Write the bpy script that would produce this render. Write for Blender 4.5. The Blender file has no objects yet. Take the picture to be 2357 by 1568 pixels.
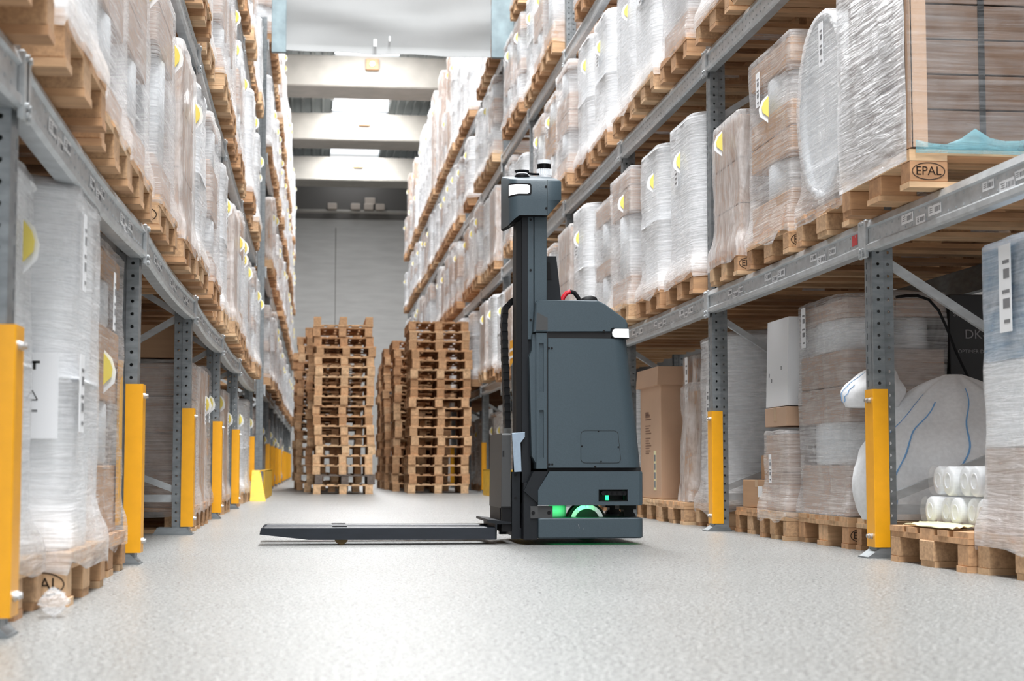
import bpy, math, random
from mathutils import Vector, Matrix, noise
PI = math.pi
SC = bpy.context.scene
COL = SC.collection
# ------------------------------------------------------------------ camera
cam_d = bpy.data.cameras.new('camera')
cam = bpy.data.objects.new('camera', cam_d); COL.objects.link(cam)
cam.location = (0, 0, 0.3835)
cam.rotation_euler = (PI/2 + 0.0743, 0, -0.1164)
cam_d.sensor_width = 36.0
cam_d.lens = 3860.0/2357*36.0
cam_d.clip_end = 200
cam_d.dof.use_dof = True
cam_d.dof.focus_distance = 8.2
cam_d.dof.aperture_fstop = 5.0
SC.camera = cam
# ------------------------------------------------------------------ world, exposure, render options
W = bpy.data.worlds.new('world'); SC.world = W
W.use_nodes = True
W.node_tree.nodes['Background'].inputs[0].default_value = (0.93, 0.96, 1.0, 1)
W.node_tree.nodes['Background'].inputs[1].default_value = 0.8
SC.view_settings.view_transform = 'Standard'
SC.view_settings.look = 'None'
SC.view_settings.gamma = 1.0
SC.view_settings.exposure = 1.25
SC.view_settings.use_curve_mapping = False
cy = SC.cycles
cy.max_bounces = 7; cy.diffuse_bounces = 4; cy.glossy_bounces = 2; cy.transmission_bounces = 3
cy.use_adaptive_sampling = True; cy.adaptive_threshold = 0.05
cy.transparent_max_bounces = 12; cy.caustics_reflective = False; cy.caustics_refractive = False
cy.use_denoising = True; cy.sample_clamp_indirect = 6.0
SKY_E = 5.0          # skylight panels' own brightness

def area(name, loc, sx, sy, power, color=(1, 1, 1), rot=(0, 0, 0)):
    l = bpy.data.lights.new(name, 'AREA'); l.shape = 'RECTANGLE'; l.size = sx; l.size_y = sy
    l.energy = power; l.color = color
    o = bpy.data.objects.new(name, l); COL.objects.link(o); o.location = loc; o.rotation_euler = rot
    return o
# daylight falling through the roof light strip over the aisle
for yy in (-3.0, 3.5, 10.0, 16.5, 23.6, 30.0, 36.8, 44.0, 50.7):
    area('skylight_daylight', (0.85 if yy < 20 else 1.2, yy, 10.3), 2.2 if yy < 20 else 1.5, 4.6, 360 if yy < 20 else 175, (0.97, 0.985, 1.0))

# ------------------------------------------------------------------ materials
def new_mat(name):
    m = bpy.data.materials.new(name); m.use_nodes = True
    nt = m.node_tree
    return m, nt, nt.nodes['Principled BSDF']
def N(nt, t, **kw):
    n = nt.nodes.new(t)
    for k, v in kw.items():
        if k.startswith('i_'): n.inputs[k[2:].replace('_', ' ')].default_value = v
        else: setattr(n, k, v)
    return n
def ramp(nt, stops):
    r = nt.nodes.new('ShaderNodeValToRGB')
    e = r.color_ramp.elements
    while len(e) < len(stops): e.new(0.5)
    for i, (p, c) in enumerate(stops):
        e[i].position = p; e[i].color = (*c, 1) if len(c) == 3 else c
    return r
def coords(nt, scale=(1, 1, 1), rnd=True):
    t = N(nt, 'ShaderNodeTexCoord'); mp = N(nt, 'ShaderNodeMapping')
    mp.inputs['Scale'].default_value = scale
    nt.links.new(t.outputs['Object'], mp.inputs[0])
    if not rnd: return mp.outputs[0]
    oi = N(nt, 'ShaderNodeObjectInfo'); mu = N(nt, 'ShaderNodeMath', operation='MULTIPLY'); mu.inputs[1].default_value = 37.0
    nt.links.new(oi.outputs['Random'], mu.inputs[0])
    ad = N(nt, 'ShaderNodeVectorMath', operation='ADD')
    nt.links.new(mp.outputs[0], ad.inputs[0]); nt.links.new(mu.outputs[0], ad.inputs[1])
    return ad.outputs[0]
def plain(name, col, rough=0.5, metal=0.0, var=0.0, scale=(8, 8, 8), spec=0.5, bump=0.0, coat=0.0):
    m, nt, b = new_mat(name)
    b.inputs['Base Color'].default_value = (*col, 1); b.inputs['Roughness'].default_value = rough
    b.inputs['Metallic'].default_value = metal; b.inputs['Specular IOR Level'].default_value = spec
    b.inputs['Coat Weight'].default_value = coat
    if var or bump:
        nz = N(nt, 'ShaderNodeTexNoise', i_Scale=1.0, i_Detail=4.0); nt.links.new(coords(nt, scale), nz.inputs['Vector'])
        if var:
            r = ramp(nt, [(0.3, tuple(c*(1-var) for c in col)), (0.7, tuple(min(1, c*(1+var)) for c in col))])
            nt.links.new(nz.outputs[0], r.inputs[0]); nt.links.new(r.outputs[0], b.inputs['Base Color'])
        if bump:
            bp = N(nt, 'ShaderNodeBump', i_Strength=bump, i_Distance=0.01)
            nt.links.new(nz.outputs[0], bp.inputs['Height']); nt.links.new(bp.outputs[0], b.inputs['Normal'])
    return m
def emit(name, col, s):
    m, nt, b = new_mat(name)
    b.inputs['Base Color'].default_value = (*col, 1)
    b.inputs['Emission Color'].default_value = (*col, 1); b.inputs['Emission Strength'].default_value = s
    return m
def wood(name, c0, c1, c2, scale):
    m, nt, b = new_mat(name)
    nz = N(nt, 'ShaderNodeTexNoise', i_Scale=1.0, i_Detail=5.0, i_Roughness=0.65); nt.links.new(coords(nt, scale), nz.inputs['Vector'])
    oi = N(nt, 'ShaderNodeObjectInfo')
    r0 = ramp(nt, [(0.0, c0), (0.5, c1), (1.0, c2)]); nt.links.new(oi.outputs['Random'], r0.inputs[0])
    r1 = ramp(nt, [(0.3, (0.55, 0.5, 0.46)), (0.65, (1.08, 1.05, 1.0))]); nt.links.new(nz.outputs[0], r1.inputs[0])
    mx = N(nt, 'ShaderNodeMix', data_type='RGBA', blend_type='MULTIPLY'); mx.inputs[0].default_value = 0.8
    nt.links.new(r0.outputs[0], mx.inputs[6]); nt.links.new(r1.outputs[0], mx.inputs[7])
    nt.links.new(mx.outputs[2], b.inputs['Base Color']); b.inputs['Roughness'].default_value = 0.75
    bp = N(nt, 'ShaderNodeBump', i_Strength=0.25, i_Distance=0.004)
    nt.links.new(nz.outputs[0], bp.inputs['Height']); nt.links.new(bp.outputs[0], b.inputs['Normal'])
    return m
def film(name, lo, hi, tint=(0.93, 0.94, 0.96), streak=(5, 5, 34), bump=0.6):
    m, nt, b = new_mat(name)
    out = nt.nodes['Material Output']
    co = coords(nt, (1, 1, 1))
    mp = N(nt, 'ShaderNodeMapping'); mp.inputs['Scale'].default_value = streak; mp.inputs['Rotation'].default_value = (0.12, 0.2, 0.3)
    nt.links.new(co, mp.inputs[0])
    n1 = N(nt, 'ShaderNodeTexNoise', i_Scale=1.0, i_Detail=5.0, i_Roughness=0.6, i_Distortion=0.6); nt.links.new(mp.outputs[0], n1.inputs['Vector'])
    n2 = N(nt, 'ShaderNodeTexNoise', i_Scale=4.5, i_Detail=6.0, i_Roughness=0.6, i_Distortion=1.2); nt.links.new(co, n2.inputs['Vector'])
    ad = N(nt, 'ShaderNodeMath', operation='ADD'); nt.links.new(n1.outputs[0], ad.inputs[0])
    sc_ = N(nt, 'ShaderNodeMath', operation='MULTIPLY_ADD'); sc_.inputs[1].default_value = 0.7; sc_.inputs[2].default_value = 0.15
    nt.links.new(n2.outputs[0], sc_.inputs[0]); nt.links.new(sc_.outputs[0], ad.inputs[1])
    r = N(nt, 'ShaderNodeMapRange'); r.inputs[1].default_value = 0.78; r.inputs[2].default_value = 1.26
    r.inputs[3].default_value = lo; r.inputs[4].default_value = hi
    nt.links.new(ad.outputs[0], r.inputs[0])
    bp = N(nt, 'ShaderNodeBump', i_Strength=bump, i_Distance=0.02); nt.links.new(ad.outputs[0], bp.inputs['Height'])
    b.inputs['Base Color'].default_value = (*tint, 1); b.inputs['Roughness'].default_value = 0.16
    b.inputs['Specular IOR Level'].default_value = 0.6
    nt.links.new(bp.outputs[0], b.inputs['Normal'])
    tl = N(nt, 'ShaderNodeBsdfTranslucent'); tl.inputs[0].default_value = (*tint, 1)
    m1 = N(nt, 'ShaderNodeMixShader'); m1.inputs[0].default_value = 0.3
    nt.links.new(b.outputs[0], m1.inputs[1]); nt.links.new(tl.outputs[0], m1.inputs[2])
    tr = N(nt, 'ShaderNodeBsdfTransparent')
    m2 = N(nt, 'ShaderNodeMixShader'); nt.links.new(r.outputs[0], m2.inputs[0])
    nt.links.new(tr.outputs[0], m2.inputs[1]); nt.links.new(m1.outputs[0], m2.inputs[2])
    nt.links.new(m2.outputs[0], out.inputs[0])
    return m
M = {}
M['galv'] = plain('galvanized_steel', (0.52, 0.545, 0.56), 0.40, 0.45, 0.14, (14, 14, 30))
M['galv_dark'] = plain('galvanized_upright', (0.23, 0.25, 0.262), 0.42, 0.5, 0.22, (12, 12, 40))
M['zinc'] = plain('zinc_bolt', (0.62, 0.64, 0.66), 0.3, 0.9)
M['yellow'] = plain('yellow_paint', (0.90, 0.41, 0.008), 0.38, 0, 0.04, (20, 20, 20))
M['yellow_worn'] = plain('worn_yellow_paint', (0.68, 0.39, 0.008), 0.5, 0, 0.22, (14, 14, 14))
M['wood'] = wood('pallet_wood', (0.78, 0.55, 0.34), (0.68, 0.42, 0.235), (0.54, 0.30, 0.155), (3, 22, 22))
M['wood2'] = wood('pallet_wood_pressed', (0.64, 0.42, 0.25), (0.56, 0.34, 0.185), (0.45, 0.25, 0.125), (60, 60, 60))
M['wood_grey'] = wood('pallet_wood_grey', (0.24, 0.20, 0.17), (0.17, 0.14, 0.125), (0.13, 0.11, 0.10), (3, 22, 22))
M['carton'] = plain('carton_board', (0.47, 0.285, 0.165), 0.7, 0, 0.07, (3, 3, 40))
M['carton2'] = plain('carton_board_pale', (0.55, 0.36, 0.24), 0.7, 0, 0.06, (3, 3, 3))
M['carton_pink'] = plain('carton_board_pinkish', (0.47, 0.345, 0.275), 0.7, 0, 0.06, (3, 3, 3))
M['carton_seam'] = plain('carton_seam', (0.20, 0.115, 0.065), 0.8)
M['tape'] = plain('packing_tape', (0.55, 0.38, 0.24), 0.3)
M['film_roll'] = plain('rolled_film', (0.74, 0.77, 0.80), 0.26, 0.0, 0.06, (2, 2, 60), 0.7)
M['film_roll_grey'] = plain('rolled_film_grey', (0.40, 0.39, 0.37), 0.28, 0.0, 0.15, (2, 2, 90), 0.7)
M['white'] = plain('white_sleeve', (0.88, 0.90, 0.92), 0.45, 0, 0.03, (3, 3, 20))
M['film'] = film('stretch_film', 0.10, 0.66, (0.96, 0.965, 0.98), (3, 3, 95), 0.8)
M['film_thick'] = film('stretch_film_thick', 0.28, 0.85, (0.96, 0.965, 0.98), (4, 4, 60), 0.7)
M['film_crinkle'] = film('crinkled_film', 0.10, 0.85, (0.94, 0.935, 0.94), (26, 26, 4), 1.0)
M['film_wound'] = film('wound_film', 0.14, 0.72, (0.94, 0.93, 0.93), (2, 2, 75), 0.8)
M['film_clear'] = film('clear_film', 0.0, 0.16, (0.9, 0.92, 0.94), (2, 2, 60), 0.5)
M['film_blue'] = film('blue_film', 0.25, 0.6, (0.36, 0.72, 0.82), (5, 5, 20), 0.6)
M['paper'] = plain('white_paper', (0.88, 0.89, 0.91), 0.6)
M['paper_yellow'] = plain('yellow_paper', (0.88, 0.72, 0.16), 0.6)
M['paper_pale'] = plain('pale_yellow_paper', (0.85, 0.80, 0.5), 0.6)
M['ink'] = plain('black_ink', (0.015, 0.014, 0.013), 0.7)
M['ink_soft'] = plain('grey_ink', (0.22, 0.22, 0.23), 0.7)
M['ink_brown'] = plain('brown_print', (0.20, 0.10, 0.06), 0.7)
M['burn'] = plain('burnt_mark', (0.035, 0.018, 0.01), 0.8)
M['red'] = plain('red_sticker', (0.75, 0.05, 0.06), 0.45)
M['red_plastic'] = plain('red_plastic', (0.62, 0.015, 0.03), 0.35)
M['orange'] = plain('orange_plastic', (0.85, 0.20, 0.03), 0.4)
M['slate'] = plain('slate_paint', (0.047, 0.069, 0.084), 0.45, 0.0, 0.05, (160, 160, 160), 0.35, 0.08)
M['slate_dark'] = plain('slate_paint_dark', (0.009, 0.011, 0.014), 0.45, 0.0, 0.05, (90, 90, 90), 0.25)
M['slate_mid'] = plain('grey_paint', (0.042, 0.043, 0.044), 0.5, 0.0, 0.04, (90, 90, 90))
M['steel_blue'] = plain('steel_blue_plate', (0.27, 0.34, 0.42), 0.35, 0.3, 0.05, (60, 60, 60))
M['black'] = plain('black_rubber', (0.006, 0.006, 0.007), 0.5, spec=0.2)
M['black_gloss'] = plain('black_gloss', (0.003, 0.003, 0.004), 0.3, spec=0.12)
M['fork'] = plain('fork_paint', (0.012, 0.016, 0.023), 0.36, 0.0, 0.15, (10, 40, 40), 0.35)
M['seam'] = plain('panel_gap', (0.006, 0.006, 0.007), 0.8)
M['steel'] = plain('bright_steel', (0.55, 0.56, 0.57), 0.3, 0.9, 0.1, (30, 30, 30))
M['lamp'] = emit('lamp_diffuser', (0.95, 0.97, 1.0), 0.25)
M['clear'] = plain('clear_plastic', (0.80, 0.82, 0.85), 0.15, 0, 0.0)
M['urethane'] = plain('amber_wheel', (0.28, 0.17, 0.03), 0.45)
M['green_led'] = emit('green_led', (0.02, 0.9, 0.22), 1.4)
M['bag'] = plain('woven_white_bag', (0.88, 0.89, 0.91), 0.55, 0, 0.05, (60, 60, 60), 0.4, 0.1)
M['bag_blue'] = plain('blue_bag_stripe', (0.22, 0.45, 0.78), 0.6)
M['blue_print'] = plain('blue_print', (0.20, 0.36, 0.52), 0.5, 0, 0.2, (4, 4, 30))
M['navy'] = plain('navy_carton', (0.03, 0.06, 0.12), 0.5, 0, 0.1)
M['amber'] = plain('amber_board', (0.65, 0.36, 0.08), 0.6)
M['dark_box'] = plain('charcoal_carton', (0.035, 0.035, 0.037), 0.55)
M['print_grey'] = plain('pale_grey_print', (0.30, 0.29, 0.30), 0.6)
M['mdf'] = wood('stacked_board', (0.185, 0.118, 0.085), (0.18, 0.115, 0.08), (0.175, 0.11, 0.078), (2, 14, 30))
M['strap'] = plain('black_strap', (0.012, 0.012, 0.012), 0.35)
M['concrete'] = plain('precast_concrete', (0.44, 0.415, 0.375), 0.85, 0, 0.08, (3, 3, 3), 0.3)
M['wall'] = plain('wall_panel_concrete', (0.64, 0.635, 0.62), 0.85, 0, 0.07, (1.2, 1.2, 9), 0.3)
M['side'] = plain('shade_and_seam_grey', (0.20, 0.19, 0.18), 0.9)  # dark grey for added side backdrops, painted shade on the end wall, its seam
M['deck'] = plain('roof_deck_steel', (0.52, 0.57, 0.58), 0.5, 0.2)
M['daylight'] = emit('roof_light_panel', (1.0, 1.0, 1.0), SKY_E)
M['sheet'] = plain('grey_fabric', (0.26, 0.265, 0.265), 0.7, 0, 0.03, (2, 2, 2))
M['sheet_panel'] = plain('blue_grey_sheet', (0.22, 0.285, 0.31), 0.45, 0.2, 0.25, (5, 5, 5))
M['lamp_box'] = plain('grey_fitting', (0.6, 0.52, 0.45), 0.5)

def floor_mat():
    m, nt, b = new_mat('speckled_floor')
    t = N(nt, 'ShaderNodeTexCoord')
    n1 = N(nt, 'ShaderNodeTexNoise', i_Scale=85.0, i_Detail=4.0, i_Roughness=0.75); nt.links.new(t.outputs['Object'], n1.inputs['Vector'])
    n2 = N(nt, 'ShaderNodeTexNoise', i_Scale=0.9, i_Detail=5.0); nt.links.new(t.outputs['Object'], n2.inputs['Vector'])
    vo = N(nt, 'ShaderNodeTexVoronoi', i_Scale=220.0); nt.links.new(t.outputs['Object'], vo.inputs['Vector'])
    r1 = ramp(nt, [(0.36, (0.10, 0.101, 0.098)), (0.5, (0.222, 0.224, 0.218)), (0.62, (0.45, 0.455, 0.447))]); nt.links.new(n1.outputs[0], r1.inputs[0])
    r2 = ramp(nt, [(0.3, (0.90, 0.895, 0.885)), (0.7, (1, 1, 1))]); nt.links.new(n2.outputs[0], r2.inputs[0])
    mx = N(nt, 'ShaderNodeMix', data_type='RGBA', blend_type='MULTIPLY'); mx.inputs[0].default_value = 1.0
    nt.links.new(r1.outputs[0], mx.inputs[6]); nt.links.new(r2.outputs[0], mx.inputs[7])
    nt.links.new(mx.outputs[2], b.inputs['Base Color'])
    rr = ramp(nt, [(0.0, (0.2, 0.2, 0.2)), (1.0, (0.5, 0.5, 0.5))]); nt.links.new(vo.outputs['Color'], rr.inputs[0])
    nt.links.new(rr.outputs[0], b.inputs['Roughness'])
    bp = N(nt, 'ShaderNodeBump', i_Strength=0.35, i_Distance=0.004); nt.links.new(n1.outputs[0], bp.inputs['Height'])
    nt.links.new(bp.outputs[0], b.inputs['Normal'])
    return m
M['floor'] = floor_mat()

# ------------------------------------------------------------------ mesh helpers
class MB:
    def __init__(s): s.v = []; s.f = []; s.m = []; s.sm = []
    def add(s, vs, fs, mi=0, smooth=False):
        o = len(s.v); s.v += [tuple(v) for v in vs]
        for f in fs: s.f.append([o+i for i in f]); s.m.append(mi); s.sm.append(smooth)
        return s
    def box(s, x0, x1, y0, y1, z0, z1, mi=0, bev=0.0):
        if bev <= 0:
            vs = [(x, y, z) for z in (z0, z1) for y in (y0, y1) for x in (x0, x1)]
            s.add(vs, [(0, 2, 3, 1), (4, 5, 7, 6), (0, 1, 5, 4), (2, 6, 7, 3), (0, 4, 6, 2), (1, 3, 7, 5)], mi)
        else:
            b = bev
            rings = []
            for z, d in ((z0, b), (z0+b, 0), (z1-b, 0), (z1, b)):
                rings.append([(x0+d+b*0.6, y0+d, z), (x1-d-b*0.6, y0+d, z), (x1-d, y0+d+b*0.6, z), (x1-d, y1-d-b*0.6, z), (x1-d-b*0.6, y1-d, z), (x0+d+b*0.6, y1-d, z), (x0+d, y1-d-b*0.6, z), (x0+d, y0+d+b*0.6, z)])
            s.loft(rings, mi)
        return s
    def loft(s, rings, mi=0, smooth=False, cap0=True, cap1=True, closed=True):
        n = len(rings[0]); vs = [p for r in rings for p in r]; fs = []
        for k in range(len(rings)-1):
            for i in range(n if closed else n-1):
                j = (i+1) % n
                fs.append((k*n+i, k*n+j, (k+1)*n+j, (k+1)*n+i))
        s.add(vs, fs, mi, smooth)
        if cap0: s.add(rings[0], [tuple(range(n))[::-1]], mi)
        if cap1: s.add(rings[-1], [tuple(range(n))], mi)
        return s
    def prism(s, pts, y0, y1, mi=0, bev=0.0):      # polygon in X-Z, extruded along Y
        if bev:
            cx = sum(p[0] for p in pts)/len(pts); cz = sum(p[1] for p in pts)/len(pts)
            def ins(p):
                d = math.hypot(p[0]-cx, p[1]-cz) or 1
                return (p[0]-(p[0]-cx)/d*bev, p[1]-(p[1]-cz)/d*bev)
            q = [ins(p) for p in pts]
            R = [[(p[0], y0, p[1]) for p in q], [(p[0], y0+bev, p[1]) for p in pts], [(p[0], y1-bev, p[1]) for p in pts], [(p[0], y1, p[1]) for p in q]]
        else: R = [[(p[0], y, p[1]) for p in pts] for y in (y0, y1)]
        return s.loft(R, mi)
    def cyl(s, c, axis, r, h, n=16, mi=0, smooth=True, r2=None):
        a = {'x': (Vector((0, 1, 0)), Vector((0, 0, 1)), Vector((1, 0, 0))), 'y': (Vector((0, 0, 1)), Vector((1, 0, 0)), Vector((0, 1, 0))), 'z': (Vector((1, 0, 0)), Vector((0, 1, 0)), Vector((0, 0, 1)))}[axis]
        c = Vector(c); r2 = r if r2 is None else r2
        R = [[c+a[2]*t*h+(a[0]*math.cos(2*PI*i/n)+a[1]*math.sin(2*PI*i/n))*rr for i in range(n)] for t, rr in ((0, r), (1, r2))]
        return s.loft(R, mi, smooth)
    def tube(s, pts, r, n=8, mi=0, smooth=True):
        pts = [Vector(p) for p in pts]; R = []
        for i, p in enumerate(pts):
            d = (pts[min(i+1, len(pts)-1)]-pts[max(i-1, 0)]).normalized()
            u = d.cross(Vector((0, 0, 1)));
            if u.length < 0.05: u = d.cross(Vector((0, 1, 0)))
            u.normalize(); w = u.cross(d)
            R.append([p+(u*math.cos(2*PI*k/n)+w*math.sin(2*PI*k/n))*r for k in range(n)])
        return s.loft(R, mi, smooth)
    def mesh(s, name, mats):
        me = bpy.data.meshes.new(name); me.from_pydata(s.v, [], s.f)
        for m in mats: me.materials.append(M[m])
        me.polygons.foreach_set('material_index', s.m); me.polygons.foreach_set('use_smooth', s.sm)
        me.update()
        return me
def link(name, me, parent=None, loc=(0, 0, 0), rot=(0, 0, 0)):
    o = bpy.data.objects.new(name, me); COL.objects.link(o)
    if parent: o.parent = parent
    o.location = loc; o.rotation_euler = rot
    return o
def build(mb, name, mats, parent=None, loc=(0, 0, 0), rot=(0, 0, 0)):
    return link(name, mb.mesh(name, mats if isinstance(mats, (list, tuple)) else [mats]), parent, loc, rot)
def tag(o, label, cat, group=None):
    o['label'] = label; o['category'] = cat
    if group: o['group'] = group
    return o
def thing(name, label, cat, loc=(0, 0, 0), rz=0, group=None):
    o = bpy.data.objects.new(name, None); COL.objects.link(o); o.location = loc; o.rotation_euler = (0, 0, rz)
    o.empty_display_size = 0.1
    return tag(o, label, cat, group)
def struct(mb, name, mats, loc=(0, 0, 0)):
    o = build(mb, name, mats, None, loc); o['kind'] = 'structure'; return o
KIDS = {}
def copy_tree(o, parent=None):
    c = o.copy(); COL.objects.link(c); c.parent = parent
    for ch in list(o.children): copy_tree(ch, c)
    return c
def text_mesh(txt, size, mat, depth=0.001):
    cu = bpy.data.curves.new('t', 'FONT'); cu.body = txt; cu.size = size; cu.align_x = 'CENTER'; cu.align_y = 'CENTER'; cu.extrude = depth
    cu.resolution_u = 3
    ob = bpy.data.objects.new('t', cu); COL.objects.link(ob)
    dg = bpy.context.evaluated_depsgraph_get(); dg.update()
    me = bpy.data.meshes.new_from_object(ob.evaluated_get(dg)); bpy.data.objects.remove(ob)
    me.materials.clear(); me.materials.append(M[mat])
    return me
def baked(me, solid):      # give a sheet its thickness once, shared by every copy
    ob = bpy.data.objects.new('b', me); COL.objects.link(ob)
    md = ob.modifiers.new('s', 'SOLIDIFY'); md.thickness = solid; md.offset = 0
    dg = bpy.context.evaluated_depsgraph_get(); dg.update()
    r = bpy.data.meshes.new_from_object(ob.evaluated_get(dg)); bpy.data.objects.remove(ob)
    return r
ORD = 'first second third fourth fifth sixth seventh eighth ninth tenth eleventh twelfth thirteenth fourteenth fifteenth sixteenth seventeenth eighteenth nineteenth'.split()
TEN = {2: 'twent', 3: 'thirt', 4: 'fort', 5: 'fift', 6: 'sixt'}
def nth(n):
    if n < 20: return ORD[n-1]
    t, u = divmod(n, 10)
    return TEN[t]+('ieth' if u == 0 else 'y-'+ORD[u-1])
random.seed(7)
# ------------------------------------------------------------------ setting
m = MB(); m.box(-3.6, 5.2, -6, 58.6, -0.2, 0); struct(m, 'floor', 'floor')
m = MB(); m.box(-3.7, 5.3, 58, 58.3, 0, 11.2)
for xx in (-1.4, 1.32, 4.0): m.box(xx-0.012, xx+0.012, 57.985, 58.0, 0, 8.6)
m.box(0.62, 0.645, 57.985, 58.0, 0, 8.6, 1); m.box(-3.6, 5.2, 57.985, 58.0, 8.9, 11.0, 1)  # dark seam, then a dark band painting the shade above the pipe
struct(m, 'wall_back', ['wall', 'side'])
m = MB(); m.box(-3.8, -3.6, -6, 58.3, 0, 11.2); struct(m, 'backdrop_wall_left', 'side')  # added dark backdrop standing in for the gloom behind this rack
m = MB(); m.box(5.2, 5.4, -6, 58.3, 0, 11.2); struct(m, 'backdrop_wall_right', 'side')  # added like its opposite, to keep the depth behind the rack dark
m = MB()          # ribbed roof deck, either side of the roof light strip
for x0, x1 in ((-3.7, 0.4), (2.0, 5.3)):
    n = 14; w = (x1-x0)/n
    for i in range(n):
        xa = x0+i*w
        R = [[(xa, y, 10.62), (xa+w*0.22, y, 10.62), (xa+w*0.34, y, 10.74), (xa+w*0.88, y, 10.74), (xa+w, y, 10.62), (xa+w, y, 10.80), (xa, y, 10.80)] for y in (-6, 58.3)]
        m.loft(R, 0)
struct(m, 'ceiling', 'deck')
k = 0
for y0 in (-5.6, 0.6, 7.2, 13.8, 20.6, 27.2, 33.9, 41.6, 48.3):
    k += 1
    m = MB(); m.box(0.40, 2.0, y0, y0+4.9, 10.66, 10.70)
    w = struct(m, 'window_%d' % k, 'daylight')
    fr = MB()
    for xa in (0.38, 1.98): fr.box(xa-0.03, xa+0.05, y0-0.05, y0+5.05, 10.58, 10.66)
    for ya in (y0-0.06, y0+2.48, y0+5.0): fr.box(0.40, 2.0, ya, ya+0.05, 10.58, 10.66)
    build(fr, 'window_frame', 'clear', w)
for yb in (-6.5, 0, 6.6, 13.2, 26.6, 33.2, 40.0, 46.7, 53.4):
    m = MB(); m.box(-3.65, 5.25, yb, yb+0.6 if yb < 26 else yb+1.4, 9.44+(0.04 if yb > 30 else 0), 10.24, 0, 0.03)
    o = struct(m, 'concrete_beam', 'concrete')
    if yb > 30:
        t = thing('beam_sensor', 'small pinkish brown box on the %s pale concrete roof beam beyond the hanging sheet' % {40.0: 'first', 46.7: 'second', 53.4: 'third'}.get(yb, 'hidden'), 'sensor', (1.28, yb, 10.02)) if yb > 39 else None
        if t:
            m = MB(); m.box(-0.16, 0.16, -0.10, 0.0, -0.14, 0.14, 0, 0.02); build(m, 'sensor_box', 'carton', t)
            m = MB(); m.cyl((0, -0.10, 0), 'y', 0.06, -0.04, 14); build(m, 'sensor_lens', 'clear', t)
# pipe with fittings on the back wall
t = thing('ceiling_pipe', 'pale pipe with small grey fittings running across the top of the grey end wall', 'pipe', (1.0, 57.7, 9.12))
m = MB(); m.cyl((-2.6, 0, 0), 'x', 0.07, 5.4, 12); build(m, 'pipe', 'concrete', t)
for xa in (-0.5, 0.3, 0.75, 1.15): m = MB(); m.box(xa-0.16, xa+0.16, -0.14, 0.14, 0.06, 0.28, 0, 0.02); build(m, 'fitting', 'lamp_box', t)
m = MB(); m.box(0.62, 0.98, -0.06, 0.06, 0.26, 0.50, 0, 0.02); build(m, 'bracket', 'lamp_box', t)
# grey dust sheet hung across the aisle with side panels
t = thing('hanging_sheet', 'wide grey fabric sheet hung high across the aisle between the two racks', 'curtain', (0, 20.2, 5.40))
m = MB(); nx, nz = 40, 24
P = []
for k in range(2):
    for j in range(nz+1):
        for i in range(nx+1):
            x = -0.40+2.50*i/nx; z = 2.2*j/nz
            d = 0.016*math.sin(z*9+1.3*math.sin(x*1.1))+0.035*noise.noise((x*1.2, z*4.5, 0))
            P.append((x, d+k*0.012, z+(0.006*math.sin(x*7) if j == 0 else 0)-0.008*x*(j == 0)))
F = []
for k in range(2):
    o = k*(nx+1)*(nz+1)
    for j in range(nz):
        for i in range(nx):
            a = o+j*(nx+1)+i; F.append((a, a+1, a+nx+2, a+nx+1))
o2 = (nx+1)*(nz+1)
for i in range(nx): F.append((i, i+1, o2+i+1, o2+i))
m.add(P, F, 0, True); build(m, 'fabric', 'sheet', t)
for bx in ((0.66, 0.70, 0.07, 0.16), (0.845, 0.865, 0.14, 0.20)):
    m = MB(); m.box(bx[0], bx[1], -0.055, -0.050, bx[2], bx[3]); build(m, 'repair_tape', 'paper', t)
for x0, x1, zb in ((-0.57, -0.395, -0.05), (2.10, 2.375, -0.04)):
    m = MB(); m.box(x0, x1, -0.1, -0.04, zb, 2.2, 0, 0.008); build(m, 'side_panel', 'sheet_panel', t)

# ------------------------------------------------------------------ racking
RN = {1: 'rack behind the mast', -1: 'rack beside the fork tips'}
XF = {1: 2.31, -1: -0.695}                      # front of the uprights
POSTS = {1: [1.05, 3.90, 6.757, 9.617, 12.45, 15.337, 18.0, 20.65, 23.3, 26.0, 28.7, 31.4, 34.1, 36.8, 39.5, 42.2],
         -1: [1.07, 3.87, 6.67, 9.47, 12.27, 15.07, 18.75, 22.4, 25.15, 27.9, 30.65, 33.4, 36.15, 38.9, 41.65, 44.4, 47.15]}
TOPS = {1: lambda y: [1.41, 2.85, 4.28, 5.50] if y < 20 else [1.49, 2.84, 4.20, 5.52],
        -1: lambda y: [1.33, 2.76, 4.25] if y < 19 else [1.45, 3.02, 4.55, 6.1]}
SAG = {1: 0.006, -1: 0.026}
def hole_strip(mb, u0, u1, z0, n, pitch, hu, hz, fn, rect=False):
    uc = (u0+u1)/2; V = []; F = []
    for k in range(n):
        za = z0+k*pitch; zb = za+pitch; zc = (za+zb)/2
        outer = [(u0, za), (uc, za), (u1, za), (u1, zc), (u1, zb), (uc, zb), (u0, zb), (u0, zc)]
        if rect: inner = [(uc-hu, zc-hz), (uc, zc-hz), (uc+hu, zc-hz), (uc+hu, zc), (uc+hu, zc+hz), (uc, zc+hz), (uc-hu, zc+hz), (uc-hu, zc)]
        else: inner = [(uc+hu*math.cos(PI*1.25+PI/4*i), zc+hz*math.sin(PI*1.25+PI/4*i)) for i in range(8)]
        o = len(V); V += [fn(*p) for p in outer+inner]
        F += [(o+i, o+(i+1) % 8, o+8+(i+1) % 8, o+8+i) for i in range(8)]
    mb.add(V, F)
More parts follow.
